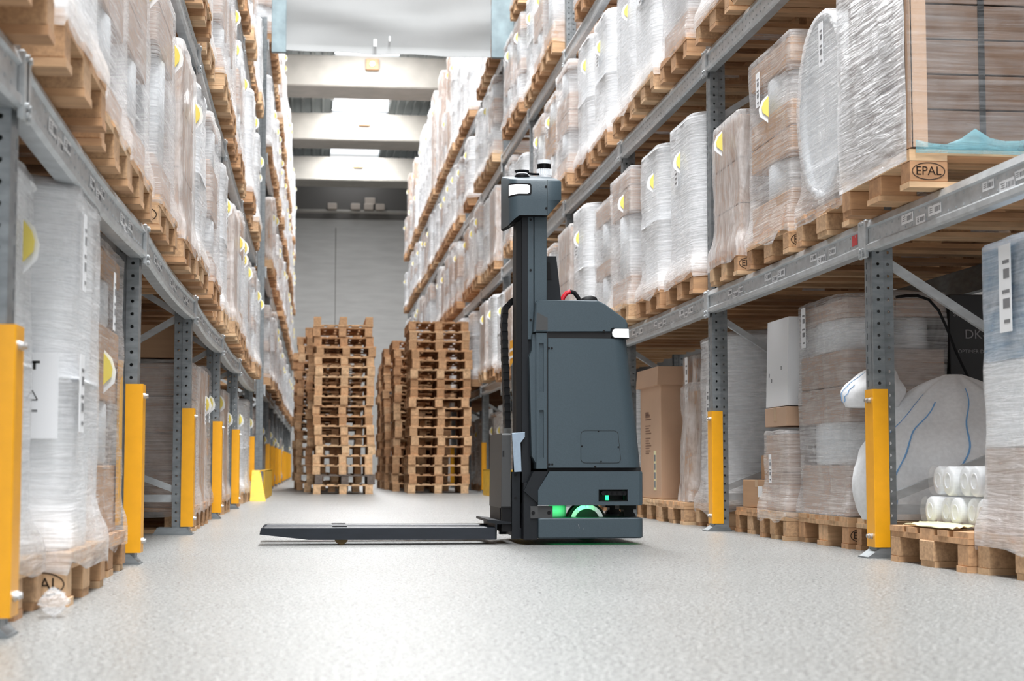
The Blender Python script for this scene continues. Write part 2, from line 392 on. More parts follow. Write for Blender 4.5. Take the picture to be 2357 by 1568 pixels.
def post_mesh(h, s, holes):
    mb = MB(); n = int(h/0.05)
    if holes:
        for sy in (-1, 1):
            hole_strip(mb, 0, 0.045, 0, n, 0.05, 0.007, 0.007, lambda u, z: (s*u, sy*0.05, z))
            hole_strip(mb, 0.047, 0.092, 0, n, 0.05, 0.007, 0.007, lambda u, z: (s*u, sy*0.036, z))
            mb.add([(s*0.045, sy*0.05, 0), (s*0.047, sy*0.036, 0), (s*0.047, sy*0.036, h), (s*0.045, sy*0.05, h)], [(0, 1, 2, 3)])
            hole_strip(mb, sy*0.004, sy*0.05, 0, n, 0.05, 0.005, 0.014, lambda u, z: (0, u, z), True)
        mb.add([(0, -0.004, 0), (0, 0.004, 0), (0, 0.004, h), (0, -0.004, h)], [(0, 1, 2, 3)])
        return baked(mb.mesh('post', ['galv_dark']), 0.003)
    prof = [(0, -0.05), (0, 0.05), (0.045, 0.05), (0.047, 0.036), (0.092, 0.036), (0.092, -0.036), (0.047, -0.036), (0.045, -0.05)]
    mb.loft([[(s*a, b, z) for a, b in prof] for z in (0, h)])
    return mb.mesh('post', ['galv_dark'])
def bar(mb, a, b, w, t, mi=0):      # flat channel between two points in the X-Z plane
    a = Vector(a); b = Vector(b); d = (b-a).normalized(); u = Vector((-d.z, 0, d.x))
    R = []
    for p in (a, b):
        R.append([p-u*w/2+Vector((0, -t, 0)), p+u*w/2+Vector((0, -t, 0)), p+u*w/2+Vector((0, t, 0)), p-u*w/2+Vector((0, t, 0))])
    mb.loft(R, mi)
UPC = {}
def upright(side, y, h, idx):
    s = side; near = y < 16
    key = (side, h, near)
    o = thing('rack_upright', '', 'rack frame', (XF[side], y+0.05, 0.0), 0, 'uprights of the '+RN[side])
    if key not in UPC:
        d = {}
        d['post'] = post_mesh(h, s, near)
        f = MB(); f.box(-0.075, 0.075, -0.062, 0.062, 0, 0.006)
        f.loft([[(-0.07, -0.06, 0.006), (0.07, -0.06, 0.006), (0.07, 0.06, 0.006), (-0.07, 0.06, 0.006)], [(-0.02, -0.058, 0.04), (0.05, -0.058, 0.04), (0.05, 0.058, 0.04), (-0.02, 0.058, 0.04)]])
        if s < 0: f.v = [((-a-0.09 if a > 0 else -a*0.7), b, c) for a, b, c in f.v]
        d['foot_plate'] = f.mesh('foot_plate', ['galv_dark'])
        b1 = MB(); bar(b1, (s*0.07, 0, 0.2), (s*1.05, 0, 0.2), 0.04, 0.016); d['cross_bar'] = b1.mesh('cross_bar', ['galv'])
        d['braces'] = []
        zz = [0.24, 0.62, 1.22 if s < 0 else 1.25, 1.82, 2.45, 3.1, 3.75, 4.35, 5.0, 5.6]
        for k in range(len(zz)-1):
            if zz[k+1] > h-0.1: break
            b2 = MB(); bar(b2, (s*(0.06 if k % 2 == 0 else 1.05), 0, zz[k]+(0.25 if s > 0 and k == 2 else 0)), (s*(1.05 if k % 2 == 0 else 0.06), 0, zz[k+1]), 0.035, 0.014)
            d['braces'].append(b2.mesh('diagonal_brace', ['galv']))
        UPC[key] = d
    d = UPC[key]
    link('post', d['post'], o); r = link('post', d['post'], o, (s*1.1, 0, 0)); r.scale = (-1, 1, 1)
    link('foot_plate', d['foot_plate'], o, (s*0.03, 0, 0)); link('foot_plate', d['foot_plate'], o, (s*1.07, 0, 0))
    link('cross_bar', d['cross_bar'], o)
    for b in d['braces']: link('diagonal_brace', b, o)
    o['side'] = side
    return o
GDC = {}
def guard(side, y):
    s = side
    if side not in GDC:
        w = (-0.011, 0.054) if s > 0 else (-0.025, 0.042)
        mb = MB()
        a, b = w[0], w[1]
        pl = [(a, 0.105), (a, 0.003), (a+0.003, 0), (b, 0), (b, 0.006), (a+0.006, 0.006), (a+0.006, 0.105)]
        mb.loft([[(s*x, yy, z) for x, yy in pl] for z in (0.045, 0.70)])
        bo = MB(); bo.cyl((s*(a+0.006), 0, 0), 'x', 0.008, -s*0.020, 8); bo.cyl((s*a, 0, 0), 'x', 0.012, -s*0.006, 6)
        GDC[side] = (mb.mesh('guard_plate', ['yellow']), bo.mesh('bolt', ['zinc']))
    o = thing('post_guard', '', 'post guard', (XF[side], y-0.012, 0), 0, 'yellow guards on the '+RN[side])
    link('guard_plate', GDC[side][0], o)
    if y < 16:
        for z in (0.09, 0.655):
            for yy in (0.035, 0.07): link('bolt', GDC[side][1], o, (0, yy, z))
    return o
def barcode_mesh(w, h, seed, yellow=False):      # label plate standing in Y-Z, facing -X
    r = random.Random(seed); mb = MB()
    mb.box(-0.0015, 0, -w/2, w/2, -h/2, h/2, 0)
    y = -w*0.42
    while y < w*0.02:
        b = r.choice((0.0018, 0.003, 0.0045))*w/0.11
        mb.box(-0.0022, -0.0015, y, y+b, -h*0.26, h*0.24, 1); y += b+r.choice((0.003, 0.005))*w/0.11
    for k in range(3): mb.box(-0.0022, -0.0015, w*0.15, w*0.15+r.uniform(0.18, 0.28)*w, -h*0.2+k*h*0.2, -h*0.2+k*h*0.2+h*0.07, 2)
    return mb.mesh('barcode_label', ['paper', 'ink_soft', 'ink_soft'])
BLAB = [barcode_mesh(0.10+0.03*(i % 2), 0.032+0.006*(i % 2), i) for i in range(6)]
def sagz(side, t): return -SAG[side]*4*t*(1-t)
def beam(side, y0, y1, top, lev):
    s = side; L = y1-y0; near = y0 < 12.5
    o = thing('shelf_beam', '', 'shelf beam', (XF[side]-s*0.012, y0+0.05, top), 0, 'shelf beams of the '+RN[side])
    prof = [(0.045, 0), (0.0, 0), (-0.012, -0.03), (-0.001, -0.036), (-0.001, -0.096), (-0.013, -0.106), (-0.013, -0.126), (0.0, -0.132), (0.045, -0.132)]
    if s < 0: prof = prof[::-1]
    n = 14
    mb = MB()
    mb.loft([[(s*a, L*i/n, z+sagz(side, i/n)) for a, z in prof] for i in range(n+1)])
    if near:
        yy = 0.12
        while yy < L-0.1:
            zz = sagz(side, yy/L)
            for z in (-0.046, -0.088): mb.box(-s*0.004, s*0.0, yy-0.004, yy+0.004, z+zz-0.004, z+zz+0.004)
            yy += 0.075
    build(mb, 'beam_profile', 'galv', o)
    c = MB()
    c.box(min(-s*0.016, s*0.0), max(-s*0.016, s*0.0), 0.012, 0.068, -0.158, 0.003, 0, 0.004)
    if near:
        for z in (-0.146, -0.124, -0.012): c.cyl((-s*0.015, 0.04, z), 'x', 0.009, -s*0.008, 6)
    cm = c.mesh('beam_connector', ['galv'])
    link('beam_connector', cm, o, (0, -0.055, 0)); link('beam_connector', cm, o, (0, L-0.02, 0))
    if lev == 0 and y0 < 17:
        r = random.Random(int(y0*100)+side); k = 0
        for grp in (0.22, 0.5, 0.78):
            for dy, dz in ((-0.16, 0.0), (-0.03, -0.016), (0.10, 0.008)):
                y = L*grp+dy+r.uniform(-0.02, 0.02)
                q = link('barcode_label', BLAB[(k+int(y0)) % 6], o, (-s*0.002, y, -0.066+dz+sagz(side, y/L)), (0, 0, 0 if s > 0 else PI)); k += 1
    if lev == 0 and side == 1 and 6 < y0 < 7:
        mb = MB(); mb.box(-0.003, 0, 0.10, 0.17, -0.085, -0.04); build(mb, 'red_sticker', 'red', o)
    return o
ALL_UP, ALL_BEAM, ALL_GUARD = [], [], []
HIDE = {(0,-1,0,0,2), (0,-1,0,2,2), (0,-1,0,3,2), (0,-1,1,2,0), (0,-1,1,2,1), (0,-1,1,2,2), (0,-1,1,3,0), (0,-1,1,3,1), (0,-1,1,3,2), (0,-1,2,2,0), (0,-1,2,3,0), (0,-1,2,3,1), (0,-1,2,3,2), (0,-1,3,3,0),
(0,-1,3,3,1), (0,-1,3,3,2), (0,-1,4,3,0), (0,-1,8,0,0), (0,-1,9,0,1), (0,-1,10,0,1), (0,-1,12,0,0), (0,-1,12,0,1), (0,-1,13,0,0), (0,-1,13,0,1), (0,-1,13,0,2), (0,-1,14,0,0), (0,-1,14,0,2),
(0,-1,15,0,0), (0,1,0,0,2), (0,1,0,1,2), (0,1,0,2,2), (0,1,0,3,2), (0,1,0,4,2), (0,1,1,2,0), (0,1,1,2,1), (0,1,1,2,2), (0,1,1,3,0), (0,1,1,3,1), (0,1,1,3,2), (0,1,1,4,0), (0,1,1,4,1), (0,1,1,4,2),
(0,1,2,2,0), (0,1,2,3,0), (0,1,2,3,1), (0,1,2,3,2), (0,1,2,4,1), (0,1,2,4,2), (0,1,3,3,0), (0,1,3,3,1), (0,1,3,3,2), (0,1,3,4,0), (0,1,3,4,1), (0,1,3,4,2), (0,1,4,0,2), (0,1,4,3,0), (0,1,4,4,0),
(0,1,4,4,1), (0,1,4,4,2), (0,1,5,0,0), (0,1,5,0,1), (0,1,5,4,0), (0,1,5,4,1), (0,1,5,4,2), (0,1,6,0,0), (0,1,6,0,1), (0,1,6,0,2), (0,1,9,0,1), (0,1,11,0,0), (0,1,11,0,1), (0,1,12,0,0), (0,1,12,0,1),
(0,1,12,0,2), (0,1,13,0,0), (0,1,13,0,1), (0,1,13,0,2), (0,1,13,1,1), (0,1,13,1,2), (0,1,14,0,0), (0,1,14,0,1), (0,1,14,0,2), (0,1,14,1,0), (0,1,14,1,1), (0,1,14,1,2), (2,-1,0,1), (2,-1,0,2),
(2,-1,1,1), (2,-1,1,2), (2,-1,2,2), (2,-1,3,2), (2,1,0,0), (2,1,0,1), (2,1,0,2), (2,1,0,3), (2,1,1,1), (2,1,1,2), (2,1,1,3), (2,1,2,2), (2,1,2,3), (2,1,3,2), (2,1,3,3), (2,1,4,3), (2,1,14,0), (3,1,4),
(3,1,5), (3,1,6), (3,1,7), (3,1,11), (3,1,12), (3,1,13), (3,1,14), (3,1,15)}      # places the photo shows nothing of
MASS = {(0,-1,4,0,2), (0,-1,5,0,0), (0,-1,5,0,1), (0,-1,7,0,0), (0,-1,7,0,1), (0,-1,7,0,2), (0,-1,7,1,2), (0,-1,8,0,1), (0,-1,8,0,2), (0,-1,8,1,0), (0,-1,8,1,2), (0,-1,8,2,0), (0,-1,8,2,2), (0,-1,9,0,0),
(0,-1,9,0,2), (0,-1,9,1,1), (0,-1,9,1,2), (0,-1,9,3,0), (0,-1,9,3,2), (0,-1,10,0,0), (0,-1,10,0,2), (0,-1,10,1,0), (0,-1,10,1,1), (0,-1,10,1,2), (0,-1,10,2,1), (0,-1,10,3,0), (0,-1,10,3,2),
(0,-1,10,4,1), (0,-1,10,4,2), (0,-1,11,0,2), (0,-1,11,1,0), (0,-1,11,1,1), (0,-1,11,2,0), (0,-1,11,2,1), (0,-1,11,2,2), (0,-1,11,3,0), (0,-1,11,3,1), (0,-1,11,3,2), (0,-1,11,4,1), (0,-1,11,4,2),
(0,-1,12,0,2), (0,-1,12,1,0), (0,-1,12,1,1), (0,-1,12,1,2), (0,-1,12,2,0), (0,-1,12,2,1), (0,-1,12,2,2), (0,-1,12,3,0), (0,-1,12,3,1), (0,-1,12,3,2), (0,-1,12,4,0), (0,-1,12,4,1), (0,-1,12,4,2),
(0,-1,13,1,0), (0,-1,13,1,1), (0,-1,13,1,2), (0,-1,13,2,0), (0,-1,13,2,1), (0,-1,13,2,2), (0,-1,13,3,0), (0,-1,13,3,1), (0,-1,13,3,2), (0,-1,13,4,0), (0,-1,13,4,1), (0,-1,13,4,2), (0,-1,14,1,0),
(0,-1,14,1,1), (0,-1,14,1,2), (0,-1,14,2,0), (0,-1,14,2,1), (0,-1,14,2,2), (0,-1,14,3,0), (0,-1,14,3,1), (0,-1,14,3,2), (0,-1,14,4,1), (0,-1,14,4,2), (0,-1,15,0,1), (0,-1,15,0,2), (0,-1,15,1,0),
(0,-1,15,1,1), (0,-1,15,1,2), (0,-1,15,2,0), (0,-1,15,2,1), (0,-1,15,2,2), (0,-1,15,3,0), (0,-1,15,3,1), (0,-1,15,3,2), (0,-1,15,4,0), (0,-1,15,4,1), (0,-1,15,4,2), (0,1,4,0,0), (0,1,4,0,1),
(0,1,5,1,2), (0,1,6,1,0), (0,1,6,1,1), (0,1,7,0,1), (0,1,7,0,2), (0,1,8,0,0), (0,1,8,1,1), (0,1,9,0,0), (0,1,10,0,0), (0,1,10,0,1), (0,1,10,0,2), (0,1,10,1,0), (0,1,10,1,2), (0,1,10,2,0),
(0,1,10,2,1), (0,1,10,2,2), (0,1,11,1,0), (0,1,11,1,1), (0,1,11,1,2), (0,1,11,2,1), (0,1,11,2,2), (0,1,12,1,0), (0,1,12,1,1), (0,1,12,1,2), (0,1,12,2,0), (0,1,12,2,1), (0,1,12,2,2), (0,1,13,1,0),
(0,1,13,2,0), (0,1,13,2,1), (0,1,13,2,2), (0,1,13,3,1), (0,1,13,4,2), (0,1,14,2,0), (0,1,14,2,1), (0,1,14,2,2), (0,1,14,3,0), (0,1,14,3,1), (0,1,14,3,2), (0,1,14,4,1), (4,3,0), (4,3,2), (4,3,3),
(4,3,6), (4,3,7), (4,3,9), (4,3,13), (4,7,7), (4,7,12), (4,7,14), (4,7,15)}      # the smallest pallets in view
for side in (1, -1):
    P = POSTS[side]
    for i, y in enumerate(P):
        if y > 2 and (1, side, i) not in HIDE: ALL_UP.append((side, i, upright(side, y, 6.5 if side == 1 else (4.45 if y < 20 else 6.4), i)))
        if y > 2 and not (side == -1 and 20 < y < 23) and (3, side, i) not in HIDE: ALL_GUARD.append((side, i, guard(side, y)))
        if i+1 < len(P):
            if side == -1 and 18 < y < 20: continue
            for lev, top in enumerate(TOPS[side](y+0.5)):
                if (2, side, i, lev) not in HIDE: ALL_BEAM.append((side, i, lev, beam(side, y, P[i+1], top, lev)))
# rear beams of the lowest level behind the mast
for i in (1, 2, 3):
    y0, y1 = POSTS[1][i], POSTS[1][i+1]
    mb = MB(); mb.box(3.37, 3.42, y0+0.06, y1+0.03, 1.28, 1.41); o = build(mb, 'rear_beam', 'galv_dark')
    tag(o, 'dark rear beam under the lowest shelf in the %s bay from the front, %s' % (nth(i), RN[1]), 'shelf beam', 'rear beams of the '+RN[1])

# ------------------------------------------------------------------ pallets
def pallet_bits(seed, thin=False):
    r = random.Random(seed); j = lambda a: r.uniform(-a, a)
    zb, zk, zs, mw = (0.017, 0.116, 0.129, 0.10) if thin else (0.022, 0.100, 0.122, 0.145)
    deck = MB()
    for yc, w in ((-0.3275, 0.145), (-0.165, 0.10), (0, 0.145), (0.165, 0.10), (0.3275, 0.145)):
        a = j(0.006); deck.box(-0.6+j(0.006), 0.6+j(0.006), yc-w/2+a, yc+w/2+a, zs, 0.144)
    for xc in (-0.5275, 0, 0.5275): deck.box(xc-0.0725, xc+0.0725, -0.4+j(0.004), 0.4+j(0.004), zk, zs)
    blocks = []; runs = []
    for xc in (-0.5275, 0, 0.5275):
        for yc, w in ((-0.35, 0.1), (0, mw), (0.35, 0.1)):
            b = MB(); a = j(0.005); b.box(xc-0.0725+a, xc+0.0725+a, yc-w/2, yc+w/2, zb, zk, 0, 0.003); blocks.append(b)
    for yc, w in ((-0.35, 0.1), (0, mw), (0.35, 0.1)):
        b = MB(); b.box(-0.6+j(0.006), 0.6+j(0.006), yc-w/2+j(0.004), yc+w/2, 0, zb); runs.append(b)
    return deck, blocks, runs
def merged(mbs, name, mats):
    a = MB()
    for mb, off in mbs:
        o = len(a.v); a.v += mb.v; a.f += [[o+i for i in f] for f in mb.f]; a.m += [i+off for i in mb.m]; a.sm += mb.sm
    return a.mesh(name, mats)
PALLET_FAR = []
for sd in range(4):
    d, b, r = pallet_bits(sd)
    PALLET_FAR.append(merged([(d, 0)]+[(x, sd % 2) for x in b]+[(x, 0) for x in r], 'pallet', ['wood', 'wood2']))
PALLET_EMPTY = []
for sd in range(5):
    d, b, r = pallet_bits(40+sd, True)
    PALLET_EMPTY.append(merged([(d, 0)]+[(x, sd % 2) for x in b]+[(x, 0) for x in r], 'pallet', ['wood', 'wood2']))
PALLET_GREY = merged([(d, 0)]+[(x, 0) for x in b]+[(x, 0) for x in r], 'pallet', ['wood_grey'])
NEARP = []
for sd in range(3):
    d, b, r = pallet_bits(20+sd)
    NEARP.append((d.mesh('deck', ['wood']), [x.mesh('block', ['wood2' if sd != 0 else 'wood']) for x in b], [x.mesh('bottom_board', ['wood']) for x in r]))
EPAL = text_mesh('EPAL', 0.046, 'burn', 0.0006)
st = MB(); R = []
for q in range(36):
    a = 2*PI*q/36
    R.append([(0.064*math.cos(a), 0.033*math.sin(a), 0), (0.064*math.cos(a), 0.033*math.sin(a), 0.0008), (0.0605*math.cos(a), 0.0295*math.sin(a), 0.0008), (0.0605*math.cos(a), 0.0295*math.sin(a), 0)])
R.append(R[0]); st.loft(R, 0, False, False, False)
OVAL = st.mesh('oval_stamp', ['burn'])
PLIST = []       # (side, level, y, object)
def near_pallet(loc, rz, sd, stamp=None):
    o = thing('pallet', '', 'pallet', loc, rz)
    D, B, Rr = NEARP[sd % 3]
    link('deck', D, o)
    for k, b in enumerate(B):
        q = link('block', b, o)
        if stamp is not None and k in stamp:
            xc = (-0.5275, 0, 0.5275)[k//3]
            link('oval_stamp', OVAL, q, (xc, -0.4005, 0.061), (PI/2, 0, 0))
            link('stamp_lettering', EPAL, q, (xc, -0.4008, 0.061), (PI/2, 0, 0))
    for b in Rr: link('bottom_board', b, o)
    return o
def far_pallet(loc, rz, sd, grey=False, empty=False):
    o = link('pallet', PALLET_GREY if grey else (PALLET_EMPTY[sd % 5] if empty else PALLET_FAR[sd % 4]), None, loc, (0, 0, rz))
    o['category'] = 'pallet'
    return o

# ------------------------------------------------------------------ wrapped loads (local: x deep, aisle side at -x, y along the aisle, z up from the deck)
def rrect(a, b, r, n=6):
    pts = []
    for cx, cy_, a0 in ((a-r, b-r, 0), (-(a-r), b-r, PI/2), (-(a-r), -(b-r), PI), (a-r, -(b-r), 1.5*PI)):
        for i in range(n+1):
            t = a0+PI/2*i/n; pts.append((cx+r*math.cos(t), cy_+r*math.sin(t)))
    return pts
def densify(pts, step):
    out = []
    for i, p in enumerate(pts):
        q = pts[(i+1) % len(pts)]; d = math.hypot(q[0]-p[0], q[1]-p[1]); k = max(1, int(d/step))
        out += [(p[0]+(q[0]-p[0])*j/k, p[1]+(q[1]-p[1])*j/k) for j in range(k)]
    return out
def ring_of(a, b, r, kx=9, ky=6):
    c = rrect(a, b, r, 4); out = []
    for i, p in enumerate(c):
        q = c[(i+1) % len(c)]; k = 1
        if i % 5 == 4: k = kx if (i//5) % 2 == 0 else ky
        out += [(p[0]+(q[0]-p[0])*j/k, p[1]+(q[1]-p[1])*j/k) for j in range(k)]
    return out
def film_shell(a, b, h, r, seed, wob=0.012, z0=-0.05, dome=0.02, nz=18, skirt=(0.6105, 0.4095), pinch=None):
    body = ring_of(a, b, r); low = ring_of(skirt[0], skirt[1], 0.012); mb = MB(); R = []
    sx = seed*7.31
    zs = [z0, z0*0.5, 0.0, 0.014, 0.045, 0.09, 0.14]+[0.14+(h-0.14)*k/(nz-6) for k in range(1, nz-5)]
    for k, z in enumerate(zs):
        f = min(1.0, max(0.0, (z-0.014)/0.12)); f = f*f*(3-2*f)
        ring = []
        for (x, y), (u, v) in zip(body, low):
            px, py = u+(x-u)*f, v+(y-v)*f
            d = math.hypot(px, py); w = wob*(noise.noise((x*5+sx, y*5, z*4))+0.6*noise.noise((x*13+sx, y*13, z*11)))
            w = abs(w)*0.35 if f < 0.5 else w*0.8
            if pinch: w += pinch(z)
            zz = z if k else z+0.045*noise.noise((x*6+sx, y*6, 3.3))
            ring.append((px*(1+w/d), py*(1+w/d), zz))
        R.append(ring)
    for sc_, dz in ((0.985, 0.012), (0.9, dome), (0.5, dome+0.004)):
        R.append([(x*sc_, y*sc_, h+dz*(1+0.8*noise.noise((x*6+sx, y*6, 9)))) for x, y in body])
    mb.loft(R, 0, True, False, True)
    return mb
def roll(cx, cy_, rx, ry, z0, z1, n=28, core=False):
    mb = MB(); R = []
    for z, s in ((z0, 0.97), (z0+0.012, 1), (z1-0.012, 1), (z1, 0.97)):
        R.append([(cx+rx*s*math.cos(2*PI*i/n), cy_+ry*s*math.sin(2*PI*i/n), z) for i in range(n)])
    mb.loft(R, 0, True)
    return mb
def cartons(a, b, z0, z1, nx=2, ny=1, seam=True):
    mb = MB()
    for i in range(nx):
        for j in range(ny):
            x0 = -a+2*a*i/nx; x1 = -a+2*a*(i+1)/nx; y0 = -b+2*b*j/ny; y1 = -b+2*b*(j+1)/ny
            mb.box(x0+0.002, x1-0.002, y0+0.002, y1-0.002, z0+0.001, z1-0.003, 0, 0.004)
    return mb
def white_block(a, b, z0, z1, seed, flutes=5, ledge=True):
    base = densify(rrect(a, b, min(a, b)*0.42, 6), 0.05); R = []
    zs = [z0+(z1-z0)*k/10 for k in range(11)]
    for z in zs:
        ring = []
        for i, (x, y) in enumerate(base):
            w = -0.012*abs(math.sin(x*PI*flutes/(2*a)+seed))-0.008*abs(math.sin(y*PI*3/(2*b)+seed))+0.006*noise.noise((x*6, y*6, z*3+seed*5))
            d = math.hypot(x, y); ring.append((x*(1+w/d), y*(1+w/d), z))
        R.append(ring)
    mb = MB(); mb.loft(R, 0, True)
    if ledge:
        mb.loft([[(x*s, y*s, z) for x, y in base] for z, s in ((z1-0.03, 0.97), (z1-0.012, 1.03), (z1, 1.02), (z1, 0.6))], 0, True, False, False)
    return mb
KIND = {     # layers from the pallet up: c carton, r wide film rolls, w white sleeve
    'roll_a': [('c', .16), ('r', .26), ('c', .18), ('c', .18), ('r', .24)],
    'roll_b': [('c', .15), ('r', .25), ('c', .17), ('c', .17), ('r', .25), ('c', .04)],
    'roll_c': [('r', .34), ('c', .14), ('r', .34), ('c', .17)],
    'roll_d': [('c', .19), ('r', .50), ('c', .20), ('c', .12)],
    'white_a': [('w', .50), ('w', .52)],
    'white_b': [('w', .98)],
    'white_c': [('w', .62), ('w', .34)],
    'carton_a': [('c', .24), ('c', .24), ('c', .24), ('c', .24)],
    'carton_b': [('c', .32), ('c', .32), ('c', .30)],
    'tall_carton': [('c', .33), ('c', .33), ('c', .33), ('c', .33), ('c', .33), ('c', .33)],
    'tall_white': [('w', .62), ('w', .62), ('w', .62)],
    'tall_roll': [('c', .2), ('r', .5), ('c', .2), ('r', .5), ('c', .25)],
}
LOOK = {'roll': 'film-wrapped rolls and cartons', 'white': 'white film-wrapped bundle', 'carton': 'crinkle-wrapped brown cartons'}
def load_parts(kind, seed):
    L = KIND[kind]; a, b = 0.575, 0.375; out = []; z = 0
    for t, h in L:
        if t == 'c': out.append(('carton_layer', cartons(a, b, z, z+h, 2), ['carton' if seed % 2 else 'carton_pink']))
        elif t == 'r':
            for cx in (-0.29, 0.29): out.append(('film_roll', roll(cx, 0, 0.285, 0.345, z, z+h), ['film_roll']))
        else: out.append(('white_sleeve', white_block(a, b, z, z+h, seed), ['white']))
        z += h
    wr = kind.split('_')[0] if not kind.startswith('tall') else kind.split('_')[1]
    rad = {'roll': 0.03, 'white': 0.14, 'carton': 0.03}[wr]
    hi = z
    fm = {'roll': 'film', 'white': 'film_thick', 'carton': 'film_crinkle'}[wr]
    out.append(('stretch_film', film_shell(a+0.014, b+0.014, hi+0.008, rad, seed, 0.014 if wr != 'carton' else 0.009), [fm]))
    r = random.Random(seed*13+5)
    if r.random() < 0.6:
        y = r.uniform(-0.25, 0.05); zt = hi*r.uniform(0.78, 0.9)
        mb = MB()
        for mi, dy, dz, k in ((0, 0.0, 0.0, 1.0), (1, 0.011, -0.010, 0.74), (1, -0.011, -0.010, 0.74)):
            pf = [(-a-0.022, zt+dz), (-a-0.040*k-0.01, zt-0.03+dz), (-a-0.062*k, zt-0.075*k+dz), (-a-0.058*k, zt-0.11*k+dz), (-a-0.024, zt-0.145*k+dz)]
            R = [[(x, y+dy+t+(-a-0.02-x)*0.5, z) for x, z in pf] for t in (0, 0.003)]; mb.loft(R, mi)
        out.append(('paper_tag', mb, ['paper', 'paper_yellow']))
    if r.random() < 0.5:
        y = r.uniform(-0.1, 0.2); zt = hi*r.uniform(0.6, 0.8); mb = MB()
        mb.box(-a-0.029, -a-0.027, y-0.05, y+0.05, zt-0.10, zt+0.10, 0)
        for k in range(5): mb.box(-a-0.0300, -a-0.029, y-0.04, y+0.03, zt-0.08+k*0.03, zt-0.08+k*0.03+0.012, 1)
        out.append(('paper_label', mb, ['paper', 'ink_soft']))
    return out, hi
LOADC = {}
def load_proto(kind, seed):
    if (kind, seed) not in LOADC:
        parts, hi = load_parts(kind, seed)
        near = [(n, mb.mesh(n, ms)) for n, mb, ms in parts]
        mats = []; lst = []
        for n, mb, ms in parts:
            # one mesh for copies too small in view to show their parts
            rem = MB(); rem.v = mb.v; rem.f = mb.f; rem.sm = mb.sm
            for q in ms:
                if q not in mats: mats.append(q)
            rem.m = [mats.index(ms[i]) for i in mb.m]; lst.append((rem, 0))
        LOADC[(kind, seed)] = (near, merged(lst, 'wrapped_load', mats), hi)
    return LOADC[(kind, seed)]
NAMEOF = {'roll': 'wrapped_roll_load', 'white': 'wrapped_white_load', 'carton': 'wrapped_carton_load'}
LOADS, PALS = [], []
def put_load(side, lev, y, kind, seed, x, z, near, rz0=0.0):
    nm, far, hi = load_proto(kind, seed)
    wr = kind.split('_')[0] if not kind.startswith('tall') else kind.split('_')[1]
    rz = (0 if side > 0 else PI)+rz0
    if near:
        o = thing(NAMEOF[wr], '', 'pallet load', (x, y, z), rz)
        for n, me in nm: link(n, me, o)
    else:
        o = link(NAMEOF[wr], far, None, (x, y, z), (0, 0, rz)); o['category'] = 'pallet load'
    LOADS.append(dict(o=o, side=side, lev=lev, y=y, look=LOOK[wr], x=x, z=z))
    return o
def put_pallet(side, lev, y, x, z, near, sd=None, stamp=None, rz=0.0):
    sd = random.randrange(100) if sd is None else sd
    o = near_pallet((x, y, z), rz, sd, stamp) if near else far_pallet((x, y, z), rz, sd)
    PALS.append(dict(o=o, side=side, lev=lev, y=y, x=x, z=z))
    return o
RACKK = ['roll_a', 'white_a', 'roll_b', 'white_b', 'roll_c', 'white_a', 'white_c', 'roll_d', 'white_b', 'roll_c', 'white_a', 'carton_b', 'roll_b', 'white_c']
SPECIAL = {(1, 6, 4, 2): None, (1, 6, 4, 1): None, (1, 6, 3, 2): None, (1, 7, 1, 0): 'white_b',   # (side, bay, level, slot) -> kind or None for an empty or separately built place
    (1, 1, 0, 0): None, (1, 2, 0, 0): None, (1, 2, 0, 1): None, (1, 2, 0, 2): None, (1, 3, 0, 0): None, (1, 3, 0, 1): None, (1, 3, 0, 2): None, (1, 1, 0, 1): None, (1, 1, 0, 2): None,
    (1, 1, 1, 0): None, (1, 1, 1, 1): None, (1, 1, 1, 2): None, (1, 2, 1, 0): None, (1, 2, 1, 1): None, (1, 2, 1, 2): None,
    (1, 3, 1, 0): 'white_b', (1, 3, 1, 1): 'white_a', (1, 3, 1, 2): 'roll_d',
    (1, 4, 1, 0): 'roll_c', (1, 4, 1, 1): 'white_a', (1, 4, 1, 2): 'carton_a',
    (1, 2, 2, 0): 'white_a', (1, 2, 2, 1): 'white_b', (1, 2, 2, 2): 'white_a', (1, 3, 2, 0): 'roll_d', (1, 3, 2, 1): 'white_c', (1, 3, 2, 2): 'white_b', (1, 4, 2, 0): 'white_a', (1, 4, 2, 1): 'white_a', (1, 4, 2, 2): 'roll_b',
    (-1, 1, 0, 0): None, (-1, 1, 0, 1): None, (-1, 1, 0, 2): None, (-1, 2, 0, 0): None, (-1, 2, 0, 1): None, (-1, 2, 0, 2): None, (-1, 3, 0, 0): None,
    (-1, 1, 1, 0): 'white_c', (-1, 1, 1, 1): 'roll_b', (-1, 1, 1, 2): 'roll_a', (-1, 2, 1, 0): 'roll_d', (-1, 2, 1, 1): 'carton_b', (-1, 2, 1, 2): 'white_a', (-1, 3, 1, 0): 'roll_b',
}
